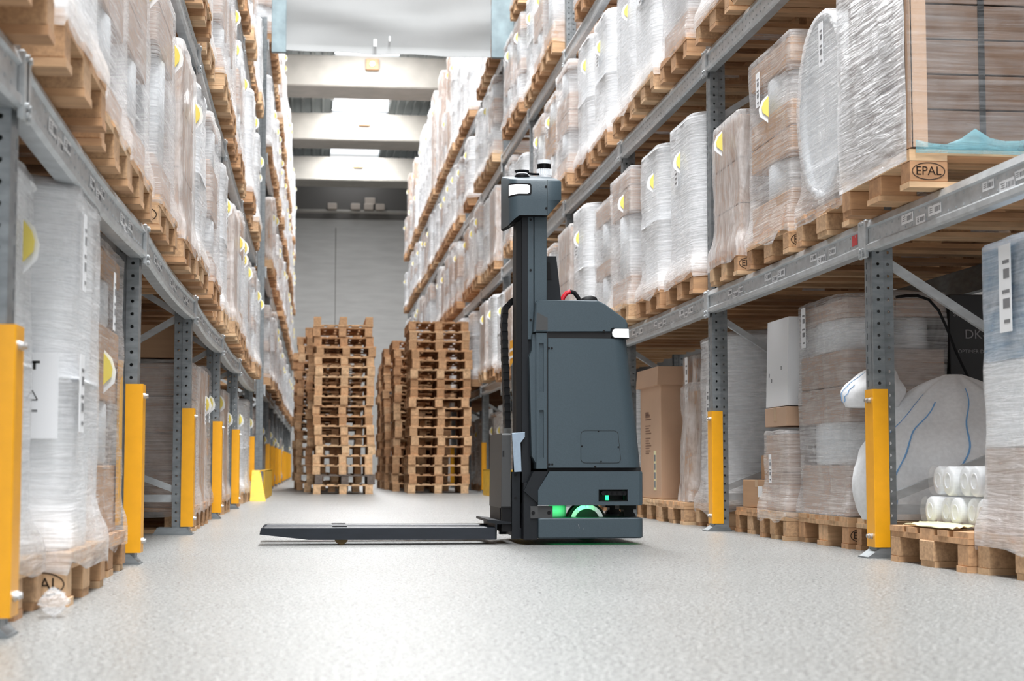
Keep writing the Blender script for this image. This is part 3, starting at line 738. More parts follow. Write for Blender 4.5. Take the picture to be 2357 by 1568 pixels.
def fill():
    for side in (1, -1):
        P = POSTS[side]
        for i in range(len(P)-1):
            y0, y1 = P[i], P[i+1]
            if side == -1 and 18 < y0 < 20: continue
            tops = [None]+TOPS[side](y0+0.5)
            ns = 4 if y1-y0 > 3.3 else 3
            for lev, top in enumerate(tops):
                for s in range(ns):
                    r = random.Random((i*7+lev)*31+s*3+(1000 if side > 0 else 0))
                    ya = y0+(0.145 if lev == 0 else 0.10); wd = (y1-y0-(0.15 if lev == 0 else 0.10))/ns; yc = ya+wd*(s+0.5)+r.uniform(-0.006, 0.006)
                    if yc < 2.6: continue
                    key = (side, i, lev, s); kind = SPECIAL.get(key, 0)
                    rnd = r.random(); sd = r.randrange(3)
                    if kind is None: continue
                    if kind == 0:
                        if lev == 0 and rnd < 0.12: continue
                        if lev > 0 and rnd < 0.03: continue
                        kind = r.choice(RACKK)
                        if lev == len(tops)-1 and y0 > 20: kind = r.choice(['tall_carton', 'tall_white', 'tall_white', 'tall_white', 'tall_roll'] if rnd < 0.8 else ['roll_b', 'white_b'])
                    kid = (0, side, i, lev, s)
                    if kid in HIDE: continue
                    tt = (yc-y0-0.05)/(y1-y0); dt = 0.41/(y1-y0)
                    z = 0.0 if lev == 0 else top+max(sagz(side, max(0, tt-dt)), sagz(side, min(1, tt+dt)))+0.002
                    rz = r.uniform(-0.006, 0.006); jx = r.uniform(-0.03, 0.03)
                    xf = (2.41 if lev == 0 else 2.21) if side > 0 else (-0.73 if lev == 0 else -0.615)
                    if y0 > 20 and lev > 0: xf -= side*0.02
                    x = xf+side*0.6+jx
                    near = yc < 10.0 and lev < 3
                    stamp = None
                    if near and r.random() < 0.6: stamp = (2, 0) if side > 0 else (6, 8)
                    put_pallet(side, lev, yc, x, z, near, r.randrange(100), stamp, rz); PALS[-1]['key'] = kid
                    o = put_load(side, lev, yc, kind, sd, x, z+0.1465, near, rz)
                    o.scale = (1, 1, r.uniform(0.83, 0.97)); LOADS[-1]['key'] = kid
fill()

# ------------------------------------------------------------------ the autonomous stacker truck standing across the aisle
TK = thing('forklift_truck', 'slate grey driverless stacker truck with green light standing across the aisle', 'forklift', (1.3, 8.45, 0))
def tp(mb, name, mats, label=None, parent=None):      # truck part in scene metres, outlines converted from image pixels, hung on the truck
    for i, v in enumerate(mb.v): mb.v[i] = (v[0]-1.3, v[1]-8.45, v[2])
    o = build(mb, name, mats, parent or TK)
    if label: o['label'] = label
    return o
Y0, Y1 = 8.05, 8.85
def tscrew(x, z, y=8.05, r=0.0055, parent=None):
    mb = MB(); mb.cyl((x, y+0.002, z), 'y', r, -0.005, 10); return tp(mb, 'screw', 'black', None, parent)
def plan_ring(x0, x1, ya, yb, rl, rr, z):
    pts = []
    for cx, cy_, a0, r in ((x1-rr, ya+rr, -PI/2, rr), (x1-rr, yb-rr, 0, rr), (x0+rl, yb-rl, PI/2, rl), (x0+rl, ya+rl, PI, rl)):
        for i in range(7):
            t = a0+PI/2*i/6; pts.append((cx+r*math.cos(t), cy_+r*math.sin(t), z))
    return pts
# hood
mb = MB(); R = []
for z, x in ((0.372, 1.581), (0.45, 1.574), (0.6, 1.559), (0.8, 1.535), (0.95, 1.520), (1.0, 1.514)): R.append(plan_ring(1.116, x, Y0, Y1, 0.006, 0.075, z))
mb.loft(R, 0, True); HOOD = tp(mb, 'hood', 'slate')
# hatch drawn by its seam and screws
mb = MB(); hp = []
for cx, cz, a0 in ((1.44, 0.53, 0), (1.298, 0.53, PI/2), (1.298, 0.416, PI), (1.452, 0.416, 1.5*PI)):
    for i in range(5): t = a0+PI/2*i/4; hp.append((cx+0.02*math.cos(t), cz+0.02*math.sin(t)))
cx = sum(p[0] for p in hp)/len(hp); cz = sum(p[1] for p in hp)/len(hp)
mb.loft([[(x, Y0+0.002, z) for x, z in hp], [(x, Y0-0.0015, z) for x, z in hp]]); HA = tp(mb, 'service_hatch', 'slate', None, None)
rg = MB(); rr_ = []
for x, z in hp+[hp[0]]:
    d = math.hypot(x-cx, z-cz); ux, uz = (x-cx)/d*0.002, (z-cz)/d*0.002
    rr_.append([(x, Y0-0.0005, z), (x, Y0-0.0022, z), (x+ux, Y0-0.0022, z+uz), (x+ux, Y0-0.0005, z+uz)])
rg.loft(rr_, 0, False, False, False); tp(rg, 'hatch_seam', 'seam', None, HA)
for x, z in ((1.363, 0.548), (1.282, 0.476), (1.461, 0.472), (1.376, 0.402)): tscrew(x, z, 8.049, 0.004, HA)
for x, z in ((1.121, 0.951), (1.136, 0.951), (1.122, 0.388), (1.137, 0.388), (1.347, 0.377)): tscrew(x, z, 8.05)
# top cover with sloping nose
mb = MB()
pf = [(1.058, 1.171), (1.068, 1.186), (1.361, 1.187), (1.40, 1.168), (1.478, 1.112), (1.500, 1.095), (1.510, 1.075), (1.511, 1.052), (1.440, 1.052), (1.431, 1.046), (1.428, 1.034), (1.113, 1.031), (1.062, 1.031), (1.047, 1.03)]
mb.prism(pf, Y0-0.004, Y1+0.004, 0, 0.006); CV = tp(mb, 'top_cover', 'slate')
mb = MB(); mb.prism([(1.062, 1.125), (1.115, 1.098), (1.115, 1.04), (1.058, 1.036)], Y0-0.0065, Y0-0.002, 0); tp(mb, 'grip_recess', 'slate_mid', None, CV)
tscrew(1.392, 1.036, 8.046)
mb = MB(); mb.box(1.114, 1.43, Y0+0.004, Y1-0.004, 1.0, 1.034); mb.box(1.112, 1.1165, Y0+0.0, Y1, 0.372, 1.03); tp(mb, 'panel_gap', 'seam')
# lamp at the nose
mb = MB(); lp = [(1.517, 1.004), (1.516, 1.049), (1.446, 1.049), (1.436, 1.043), (1.432, 1.030), (1.434, 1.013), (1.445, 1.005)]
mb.prism([(1.3+(x-1.3)*1.0-0.004*(x < 1.5), 1.027+(z-1.027)*1.16) for x, z in lp], Y0-0.003, Y1+0.003, 0); tp(mb, 'lamp_surround', 'black')
mb = MB(); mb.prism(lp, Y0-0.006, Y1+0.006, 0, 0.004); tp(mb, 'status_lamp', 'lamp', 'white lamp at the nose')
# side column with grip channels
mb = MB(); mb.box(1.060, 1.113, Y0+0.014, Y1, 0.367, 1.025)
for xa, xb, za, zb in ((1.060, 1.074, 0.367, 1.025), (1.096, 1.113, 0.367, 1.025), (1.074, 1.096, 0.367, 0.420), (1.074, 1.096, 0.650, 0.737), (1.074, 1.096, 0.975, 1.025)): mb.box(xa, xb, Y0+0.002, Y0+0.016, za, zb)
tp(mb, 'side_column', 'slate')
mb = MB(); mb.prism([(1.062, 1.02), (1.045, 1.02), (1.040, 0.94), (1.028, 0.91), (1.036, 0.60), (1.040, 0.43), (1.062, 0.39)], Y0+0.02, Y1-0.02, 0); tp(mb, 'column_edge', 'slate')
# skirt with sensor opening
mb = MB(); ya, yb = Y0-0.008, Y1+0.008
mb.prism([(1.123, 0.354), (1.365, 0.354), (1.365, 0.19), (1.067, 0.19), (1.067, 0.264)], ya, yb)
mb.box(1.365, 1.502, ya, yb, 0.264, 0.354); mb.box(1.365, 1.502, ya, yb, 0.19, 0.214); mb.box(1.365, 1.502, ya+0.12, yb, 0.21, 0.266)
R = []
for z in (0.19, 0.2, 0.345, 0.354): d = 0.003 if z in (0.19, 0.354) else 0; R.append([(1.502, ya, z), (1.562-d, ya, z), (1.577-d, ya+0.006, z), (1.582-d, ya+0.02, z), (1.582-d, yb-0.02, z), (1.562, yb, z), (1.502, yb, z)])
mb.loft(R); SK = tp(mb, 'skirt', 'slate')
mb = MB()
for xa, xb, za, zb in ((1.362, 1.366, 0.212, 0.266), (1.500, 1.505, 0.212, 0.266), (1.362, 1.505, 0.263, 0.267), (1.362, 1.505, 0.2105, 0.2145)): mb.box(xa, xb, ya-0.002, ya+0.06, za, zb)
mb.box(1.366, 1.501, ya+0.112, ya+0.119, 0.2145, 0.2635); CU = tp(mb, 'sensor_opening', 'black_gloss')
mb = MB(); R = []
mb.loft([[(1.440+0.052*(1 if math.cos(t) > 0 else -1)+0.011*math.cos(t), y, 0.249+0.011*math.sin(t)) for t in [2*PI*(i+0.5)/20 for i in range(20)]] for y in (ya+0.008, ya+0.03)]); SB = tp(mb, 'depth_camera', 'black', None, CU)
for x in (1.405, 1.43, 1.455, 1.482): mb = MB(); mb.cyl((x, ya+0.010, 0.249), 'y', 0.006, -0.005, 14); tp(mb, 'lens', 'black_gloss')
mb = MB(); mb.box(1.412, 1.422, ya+0.06, ya+0.10, 0.2146, 0.240); tp(mb, 'green_lamp', 'green_led', None, CU)
mb = MB(); mb.box(1.116, 1.575, Y0+0.02, Y1-0.02, 0.352, 0.373); tp(mb, 'skirt_gap', 'seam')
# drive unit between skirt and floor plate
mb = MB(); R = []
for z, d in ((0.031, 0.006), (0.037, 0), (0.124, 0), (0.130, 0.005)): R.append(plan_ring(1.068+d, 1.583-d, ya+d, yb-d, 0.008, 0.03, z))
mb.loft(R); BP = tp(mb, 'floor_plate', 'slate')
mb = MB(); mb.prism([(1.262, 0.099), (1.2645, 0.099), (1.268, 0.080), (1.266, 0.080)], ya-0.0008, ya); mb.box(1.285, 1.2865, ya-0.0008, ya, 0.074, 0.081); tp(mb, 'scratch', 'ink_soft', 'pale scratches', BP)
mb = MB(); mb.cyl((1.332, 8.22, 0.108), 'y', 0.096, 0.08, 40); mb.cyl((1.332, 8.213, 0.108), 'y', 0.086, 0.008, 40); WH = tp(mb, 'drive_wheel', 'black')
mb = MB(); mb.cyl((1.332, 8.205, 0.108), 'y', 0.083, 0.01, 40); tp(mb, 'wheel_ring', 'steel', None, WH)
mb = MB(); mb.cyl((1.332, 8.198, 0.108), 'y', 0.062, 0.009, 36); tp(mb, 'hub', 'slate_dark', None, WH)
for k in range(5):
    t = PI*(0.1+0.2*k); mb = MB(); mb.cyl((1.332+0.073*math.cos(t), 8.203, 0.108+0.073*math.sin(t)), 'y', 0.007, -0.006, 8); tp(mb, 'bolt', 'zinc', None, WH)
mb = MB(); mb.box(1.032, 1.140, Y0+0.01, Y0+0.05, 0.128, 0.187); PL = tp(mb, 'bracket_plate', 'slate_mid')
for x in (1.045, 1.122): tscrew(x, 0.155, Y0+0.01, 0.009, PL)
for yy in (8.30, 8.70):
    mb = MB(); mb.box(1.50, 1.585, yy-0.06, yy+0.06, 0.165, 0.192); mb.cyl((1.55, yy-0.02, 0.12), 'y', 0.042, 0.05, 20); mb.box(1.525, 1.575, yy-0.04, yy+0.04, 0.12, 0.168); tp(mb, 'castor', 'black')
mb = MB(); R = []
for i in range(9):
    t = PI/2*i/8; R.append([(1.135+0.10*math.sin(t), 8.16+0.10*(1-math.cos(t)), z) for z in (0.131, 0.189)]+[(1.135+0.10*math.sin(t), 8.165+0.10*(1-math.cos(t)), z) for z in (0.189, 0.131)])
mb.loft(R, 0, True); tp(mb, 'wheel_housing', 'clear', 'pale curved housing lit green')
# mast
mb = MB(); mb.box(1.000, 1.068, Y0+0.02, Y0+0.16, 0.026, 0.30); mb.prism([(1.0, 0.26), (1.047, 0.354), (1.118, 0.354), (1.068, 0.262), (1.068, 0.2)], Y0+0.004, Y1-0.004, 0); mb.box(1.000, 1.068, Y1-0.16, Y1-0.02, 0.026, 0.30)
mb.box(1.02, 1.066, Y0+0.16, Y1-0.16, 0.03, 0.30); tp(mb, 'base_bracket', 'slate_dark')
for y_, dx in ((8.13, 0.0), (8.62, 0.075)):
    mb = MB(); mb.box(1.000+dx, 1.03+dx, y_, y_+0.15, 0.20, 1.62); mb.box(1.03+dx, 1.044+dx, y_+0.01, y_+0.15, 0.25, 1.04); MR = tp(mb, 'mast_rail', 'slate_dark')
    mb = MB(); mb.box(0.972+dx, 1.000+dx, y_+0.012, y_+0.13, 0.35, 1.60); tp(mb, 'inner_rail', 'black', None, MR)
mb = MB(); mb.box(1.030, 1.056, 8.125, 8.15, 1.00, 1.605); ST = tp(mb, 'mast_strip', 'slate')
for z in (1.59, 1.34, 1.095): tscrew(1.042, z, 8.125, 0.006, ST)
mb = MB(); mb.box(1.060, 1.122, 8.12, 8.78, 1.02, 1.62, 0, 0.004); tp(mb, 'mast_cover', 'slate')
mb = MB(); mb.cyl((1.02, 8.44, 0.3), 'z', 0.03, 1.25, 14); tp(mb, 'lift_cylinder', 'slate_mid')
# sensor head
def head_plan(xr, off=0.0):
    pts = [(xr+off, 8.05-off), (xr+off, 8.20), (xr+off, 8.36+off), (1.08, 8.37+off), (1.02, 8.36+off)]
    for cx, cy_, a0, r, n in ((1.02, 8.25, PI/2, 0.11, 8), (0.979, 8.10, PI, 0.05, 9)):
        for i in range(n+1):
            t = a0+PI/2*i/n; p = (cx+(r+off)*math.cos(t), cy_+(r+off)*math.sin(t))
            pts.append((p[0]+(0.02 if cx > 1 else 0)*max(0, (p[1]-8.14)/0.2)*0, p[1]))
    return pts+[(1.03, 8.05-off), (1.115, 8.05-off)]
def zb(x, y): return 1.602-0.046*max(0, min(1, (0.985-x)/0.056))**1.4
mb = MB(); lo, mid, hi_ = head_plan(1.119), head_plan(1.184), head_plan(1.184)
mb.loft([[(x, y, zb(x, y)) for x, y in lo], [(x, y, 1.678) for x, y in mid]], 0, True, False, False)
mb.add([(x, y, zb(x, y)) for x, y in lo]+[(1.03, 8.2, 1.602)], [(i, (i+1) % len(lo), len(lo)) for i in range(len(lo))], 1)
mb.loft([[(x, y, 1.678) for x, y in mid], [(x, y, 1.768+(y-8.05)*0.20) for x, y in hi_], [(x+(0.006 if x < 1.0 else -0.006), min(max(y, 8.057), 8.355), 1.776+(y-8.05)*0.22) for x, y in hi_]], 0, True, False, True)
HD = tp(mb, 'sensor_head', ['slate', 'black'])
mb = MB(); mb.prism([(0.945, 1.60), (0.935, 1.568), (0.95, 1.566), (0.99, 1.600)], 8.10, 8.22, 0); tp(mb, 'head_lip', 'black', None, HD)
mb = MB(); mb.box(1.1152, 1.1164, 8.0488, 8.06, 1.606, 1.777); tp(mb, 'head_seam', 'seam', None, HD)
def wrap_lamp(name, mat, off, xe, z0, z1, y_left, label=None):
    pl = [(x, y) for x, y in head_plan(1.184, off) if x < 1.0 and y < y_left]
    pl += [(xe-0.012, 8.05-off), (xe-0.004, 8.05-off), (xe, 8.05-off)]
    inn = [(x+0.012*(x < 0.97), y+0.012) for x, y in pl]
    mb = MB(); R = []
    for k, ((x, y), (u, v)) in enumerate(zip(pl, inn)):
        d = {len(pl)-1: 0.010, len(pl)-2: 0.004}.get(k, 0.0); dz = -0.007*max(0, (0.975-x)/0.045)
        R.append([(x, y, z0+d+dz), (x, y, z1-d), (u, v, z1-d), (u, v, z0+d+dz)])
    mb.loft(R, 0); tp(mb, name, mat, label, HD)
wrap_lamp('lamp_surround', 'black', 0.0012, 1.0375, 1.6985, 1.759, 8.135)
wrap_lamp('status_lamp', 'lamp', 0.0035, 1.0295, 1.7065, 1.7515, 8.085, 'white lamp on the sensor head')
for x, z in ((1.108, 1.743), (1.110, 1.637)): tscrew(x, z, 8.05, 0.0055, HD)
mb = MB(); mb.cyl((1.147, 8.40, 1.80), 'z', 0.037, 0.058, 24); mb.box(1.10, 1.19, 8.34, 8.45, 1.78, 1.815); LD = tp(mb, 'laser_scanner', 'clear', 'clear ribbed laser scanner with black band')
for k in range(24):
    t = 2*PI*k/24; mb.v and None
mb = MB()
for k in range(24):
    t = 2*PI*k/24; x, y = 1.147+0.037*math.cos(t), 8.40+0.037*math.sin(t); mb.box(x-0.002, x+0.002, y-0.002, y+0.002, 1.858, 1.89)
mb.cyl((1.147, 8.40, 1.857), 'z', 0.034, 0.034, 24); tp(mb, 'cooling_rib', 'clear', None, LD)
mb = MB(); mb.cyl((1.147, 8.40, 1.89), 'z', 0.036, 0.026, 24); tp(mb, 'scan_window', 'black_gloss', None, LD)
mb = MB(); mb.cyl((1.147, 8.40, 1.916), 'z', 0.038, 0.020, 24); tp(mb, 'scanner_cap', 'clear', None, LD)
mb = MB(); mb.cyl((1.021, 8.30, 1.815), 'z', 0.038, 0.022, 24); mb.cyl((1.021, 8.30, 1.837), 'z', 0.036, 0.014, 24, r2=0.026); mb.cyl((1.021, 8.30, 1.851), 'z', 0.030, 0.008, 24, r2=0.036); mb.cyl((1.021, 8.30, 1.859), 'z', 0.037, 0.005, 24); AN = tp(mb, 'warning_lamp', 'black', 'round black lamp with white dome')
mb = MB(); mb.cyl((1.021, 8.30, 1.846), 'z', 0.029, 0.012, 24); tp(mb, 'lamp_dome', 'lamp', None, AN)
mb = MB(); mb.tube([(1.05, 8.30, 1.852), (1.08, 8.31, 1.850), (1.11, 8.33, 1.853)], 0.006); tp(mb, 'lamp_cable', 'black', None, AN)
# operator side: screen, stop button, tiller
mb = MB(); mb.prism([(1.143, 1.20), (1.143, 1.43), (1.192, 1.432), (1.218, 1.20)], 8.28, 8.60, 0, 0.004); SR = tp(mb, 'screen_housing', 'slate_dark')
mb = MB(); mb.prism([(1.143, 1.31), (1.143, 1.405), (1.160, 1.395), (1.167, 1.31)], 8.277, 8.281); tp(mb, 'speaker_slot', 'black', None, SR)
mb = MB(); mb.cyl((1.157, 8.32, 1.185), 'z', 0.0135, 0.035, 18); ES = tp(mb, 'stop_button', 'orange', 'red stop button on an orange collar')
mb = MB(); mb.cyl((1.157, 8.32, 1.222), 'z', 0.016, 0.022, 18, r2=0.015); tp(mb, 'button_cap', 'red_plastic', None, ES)
mb = MB(); mb.tube([(1.238, 8.42, 1.205), (1.246, 8.42, 1.235), (1.262, 8.42, 1.258), (1.284, 8.42, 1.268)], 0.012, 10); TL = tp(mb, 'tiller_handle', 'red_plastic', 'red curved handle')
mb = MB(); mb.tube([(1.282, 8.42, 1.268), (1.305, 8.42, 1.262), (1.325, 8.42, 1.235), (1.335, 8.42, 1.205)], 0.011, 10); tp(mb, 'handle_grip', 'black', None, TL)
mb = MB(); R = []
for x, z in ((1.325, 1.19), (1.332, 1.225), (1.355, 1.243), (1.385, 1.244), (1.41, 1.236), (1.43, 1.20)): R.append([(x, 8.36, 1.186), (x, 8.36, z-0.008), (x, 8.375, z), (x, 8.51, z), (x, 8.525, z-0.008), (x, 8.525, 1.186)])
mb.loft(R, 0, True); tp(mb, 'arm_pad', 'black')
# lift carriage, forks
mb = MB(); mb.prism([(0.901, 0.175), (0.905, 0.54), (0.950, 0.54), (0.950, 0.175)], 8.17, 8.73, 0, 0.008); CA = tp(mb, 'carriage_cover', 'slate_mid')
mb = MB(); mb.box(0.909, 0.917, 8.1685, 8.172, 0.425, 0.455); tp(mb, 'cover_slot', 'seam', None, CA)
mb = MB(); mb.prism([(0.948, 0.54), (1.012, 0.545), (1.012, 0.522), (0.990, 0.494), (0.995, 0.352), (0.960, 0.350)], 8.112, 8.126, 0, 0.002); tp(mb, 'carriage_plate', 'steel_blue', 'pale blue steel cheek plate')
mb = MB(); mb.box(0.953, 0.992, 8.15, 8.19, 0.026, 0.352); mb.box(0.953, 0.992, 8.71, 8.75, 0.026, 0.352); mb.box(0.985, 1.02, 8.16, 8.74, 0.03, 0.075); HC = tp(mb, 'carriage_frame', 'slate_dark')
for z in (0.337, 0.225): tscrew(0.970, z, 8.15, 0.007, HC)
mb = MB(); mb.box(0.905, 0.952, 8.18, 8.72, 0.06, 0.178); mb.box(0.90, 0.925, 8.22, 8.30, 0.09, 0.175); tp(mb, 'fork_crossbar', 'black')
mb = MB(); mb.prism([(0.834, 0.121), (0.834, 0.108), (0.872, 0.100), (0.874, 0.024), (0.880, 0.024), (0.882, 0.098), (0.953, 0.098), (0.953, 0.108), (0.86, 0.118)], 8.165, 8.74, 0, 0.001); tp(mb, 'heel_plate', 'slate_dark')
for y_ in (8.17, 8.55):
    mb = MB(); prof = [(-0.263, 0.056), (-0.258, 0.080), (-0.240, 0.086), (0.876, 0.083), (0.876, 0.022), (-0.03, 0.025)]
    R = []
    for y, d in ((y_, 0.004), (y_+0.006, 0.0), (y_+0.174, 0.0), (y_+0.18, 0.004)):
        R.append([(x, y, z-d*(1 if z > 0.05 else -0.2)) for x, z in prof])
    mb.loft(R); FK = tp(mb, 'fork', 'fork')
    mb = MB(); mb.box(0.085, 0.155, y_+0.04, y_+0.14, 0.083, 0.089); tp(mb, 'fork_pad', 'black', None, FK)
    mb = MB(); mb.cyl((0.128, y_+0.05, 0.034), 'y', 0.034, 0.08, 24); tp(mb, 'load_wheel', 'urethane', 'amber load wheel', FK)
# energy chain and lift chain beside the mast
mb = MB(); pc = [(1.040, 1.262), (1.008, 1.228), (0.972, 1.203), (0.946, 1.172), (0.941, 1.10), (0.945, 0.93), (0.953, 0.715), (0.958, 0.55)]
pts = []
for (a, b), (c, d) in zip(pc, pc[1:]):
    k = max(1, int(math.hypot(c-a, d-b)/0.019)); pts += [(a+(c-a)*j/k, b+(d-b)*j/k) for j in range(k)]
for i, (x, z) in enumerate(pts[:-1]):
    dx, dz = pts[i+1][0]-x, pts[i+1][1]-z; l = math.hypot(dx, dz); ux, uz = dx/l, dz/l; w = 0.0155 if i % 2 else 0.0135
    mb.loft([[(x+ux*t+uz*s_*w, y, z+uz*t-ux*s_*w) for t, s_ in ((0, -1), (l*1.02, -1), (l*1.02, 1), (0, 1))] for y in ((8.36, 8.44) if i % 2 else (8.355, 8.445))])
tp(mb, 'energy_chain', 'black', 'black cable chain curving beside the mast')
mb = MB(); z = 1.215; k = 0
while z > 0.63:
    x = 0.979+0.017*(1.215-z)/0.585
    mb.cyl((x, 8.25-0.004*(k % 2), z), 'y', 0.0105, 0.012, 10); mb.cyl((x, 8.243, z), 'y', 0.0045, 0.024, 8); z -= 0.0165; k += 1
tp(mb, 'lift_chain', 'slate_mid', 'grey roller chain')
mb = MB(); mb.box(0.990, 1.004, 8.245, 8.265, 0.60, 0.635); mb.cyl((0.997, 8.255, 0.54), 'z', 0.004, 0.06, 10); tp(mb, 'chain_anchor', 'steel')
gl = area('drive_bay_green_light', (1.24, 8.085, 0.178), 0.26, 0.03, 0.11, (0.02, 1.0, 0.22), (1.0, 0, 0))
gl2 = area('underbody_green_light', (1.36, 8.20, 0.027), 0.44, 0.25, 0.05, (0.03, 1.0, 0.28), (0.25, 0, 0))

# ------------------------------------------------------------------ single loads that stand out
def part(mb, name, mats, par, label=None):
    o = build(mb, name, mats, par)
    if label: o['label'] = label
    return o
def hero(name, label, x, y, z, rz=0.0, cat='pallet load', group=None):
    o = thing(name, label, cat, (x, y, z), rz, group)
    if cat == 'pallet load': LOADS.append(dict(o=o, side=1 if x > 0 else -1, lev=1 if z > 1 else 0, y=y, look='', x=x, z=z))
    return o
def stack_parts(o, L, a=0.575, b=0.375, nx=2, cm='carton', fm='film', r=0.03, seed=3, film_=True, rolls=True, pinch=None, skirt=(0.6105, 0.4095), dome=0.02, z0=-0.05):
    z = 0
    for t, h in L:
        if t == 'c': part(cartons(a, b, z, z+h, nx), 'carton_layer', [cm], o)
        elif t == 'r':
            for cx in (-a*0.5, a*0.5): part(roll(cx, 0, a*0.495, b*0.93, z, z+h), 'film_roll', ['film_roll'], o)
        elif t == 'w': part(white_block(a, b, z, z+h, seed), 'white_sleeve', ['white'], o)
        z += h
    if film_: part(film_shell(a+0.014, b+0.014, z+0.008, r, seed, 0.014, z0, dome, skirt=skirt, pinch=pinch), 'stretch_film', [fm], o)
    return z
def tagp(o, y, z, w=0.10, h=0.2, x=-0.606, rows=5, nm='paper_label'):      # printed sheet on the aisle side
    mb = MB(); mb.box(x-0.002, x, y-w/2, y+w/2, z-h/2, z+h/2, 0)
    for k in range(rows): mb.box(x-0.003, x-0.002, y-w*0.38, y+w*(0.1+0.06*(k % 3)), z-h*0.4+k*h*0.17, z-h*0.4+k*h*0.17+h*(0.11 if k % 2 else 0.04), 1)
    return part(mb, nm, ['paper', 'ink_soft'], o)
def yellow_tag(o, y, z, x=-0.60):
    mb = MB()
    for mi, dy, dz, k in ((0, 0.0, 0.0, 1.0), (1, 0.011, -0.010, 0.74), (1, -0.011, -0.010, 0.74)):
        pf = [(x, z+dz), (x-0.020*k-0.008, z-0.03+dz), (x-0.042*k, z-0.075*k+dz), (x-0.038*k, z-0.11*k+dz), (x, z-0.145*k+dz)]
        mb.loft([[(u, y+dy+t+(x-u)*0.5, w) for u, w in pf] for t in (0, 0.003)], mi)
    part(mb, 'paper_tag', ['paper', 'paper_yellow'], o)
ZL = 1.41; ZD = 0.1465
def hp(xf, y, z, side=1, sd=0, stamp=None, rz=0.0, lev=1, label=None, sy=1.0):
    o = put_pallet(side, lev, y, xf+side*0.6, z, True, sd, stamp, rz)
    o.scale = (1, sy, 1)
    if label: o['label'] = label
    return o
# -- lowest shelf behind the mast
hp(2.175, 6.33, ZL, 1, 0, (2, 0), label='pale pallet with oval stamp under the tall stack of brown boards')
o = hero('board_stack_load', 'tall stack of brown boards strapped in black, film crumpled on its aisle side', 2.175+0.6, 6.33, ZL+ZD)
for k in range(10):
    z = 0.02+0.134*k; mb = MB(); mb.box(-0.575, 0.62, -0.372, 0.36, z+0.002, z+0.130, 0, 0.002); part(mb, 'board_bundle', ['mdf'], o)
mb = MB(); mb.box(-0.582, -0.52, -0.380, -0.373, 0.01, 1.38); mb.box(-0.584, -0.577, -0.380, -0.33, 0.01, 1.38); part(mb, 'carton_corner', ['carton2'], o)
mb = MB(); mb.box(-0.316, -0.292, -0.3775, -0.3735, 0.0, 1.37); part(mb, 'strap', ['strap'], o)
mb = MB(); R = []
for k in range(19):
    z = -0.05+1.42*k/18
    R.append([(-0.613-0.012*abs(noise.noise((y_*9, z*6, 1))), y_, z) for y_ in [-0.41+0.8*j/16 for j in range(17)]])
V = [p for q in R for p in q]; mb.add(V, [(i*17+j, i*17+j+1, (i+1)*17+j+1, (i+1)*17+j) for i in range(18) for j in range(16)], 0, True)
me = baked(mb.mesh('aisle_film', ['film_thick']), 0.002); link('aisle_film', me, o)
mb = MB(); V = []
for k in range(13):
    for j in range(25):
        x_ = -0.60+1.2*j/24; z = 0.004+1.36*k/12; V.append((x_, -0.395-0.008*noise.noise((x_*5, z*7, 4)), z))
mb.add(V, [(i*25+j, i*25+j+1, (i+1)*25+j+1, (i+1)*25+j) for i in range(12) for j in range(24)], 0, True)
link('clear_film', baked(mb.mesh('clear_film', ['film_clear']), 0.002), o)
mb = MB(); V = []
for k in range(4):
    for j in range(21):
        x_ = -0.58+1.15*j/20; top = 0.05+0.05*noise.noise((x_*5, 2, 0))+(0.11*max(0, 1-abs((x_-0.02+0.0)/0.16)) if x_ > -0.15 else 0.04*max(0, 1-abs((x_+0.36)/0.06)))
        V.append((x_, -0.414-0.006*abs(noise.noise((x_*9, k, 6))), -0.02+top*k/3))
mb.add(V, [(i*21+j, i*21+j+1, (i+1)*21+j+1, (i+1)*21+j) for i in range(3) for j in range(20)], 0, True)
me = baked(mb.mesh('blue_film', ['film_blue']), 0.0015); q = link('blue_film', me, o); q['label'] = 'torn light blue film at the foot'

hp(2.26, 7.29, ZL, 1, 1, label='pallet under the round wrapped disc on the lowest shelf')
o = hero('wrapped_disc_load', 'large round disc standing on edge, tightly wound in shiny film', 2.26+0.6, 7.29, ZL+ZD)
mb = MB(); n = 44; R = []
for x_, s_ in ((-0.565, 0.93), (-0.595, 0.97), (-0.575, 1.0), (-0.3, 1.01), (0.25, 1.0), (0.3, 0.9)):
    R.append([(x_+0.008*noise.noise((i*0.9, x_*9, 2)), 0.355*s_*math.cos(2*PI*i/n), 0.455+0.428*s_*math.sin(2*PI*i/n)) for i in range(n)])
mb.loft(R, 0, True); part(mb, 'disc', ['film_roll'], o)
mb = MB(); R = []
for x_, s_ in ((-0.602, 0.90), (-0.609, 0.975), (-0.585, 1.022), (-0.3, 1.03), (0.27, 1.02), (0.33, 0.9)):
    R.append([(x_+0.006*noise.noise((i*0.9, x_*9, 7)), (0.355*s_+0.006*noise.noise((i*1.7, x_*5, 3)))*math.cos(2*PI*i/n), 0.455+0.430*s_*math.sin(2*PI*i/n)) for i in range(n)])
mb.loft(R, 0, True); part(mb, 'wound_film', ['film_wound'], o)
part(film_shell(0.59, 0.39, 0.20, 0.05, 5, 0.02, -0.05, -0.03, 9), 'base_film', ['film'], o)
tagp(o, -0.06, 0.72, 0.06, 0.20, -0.612)

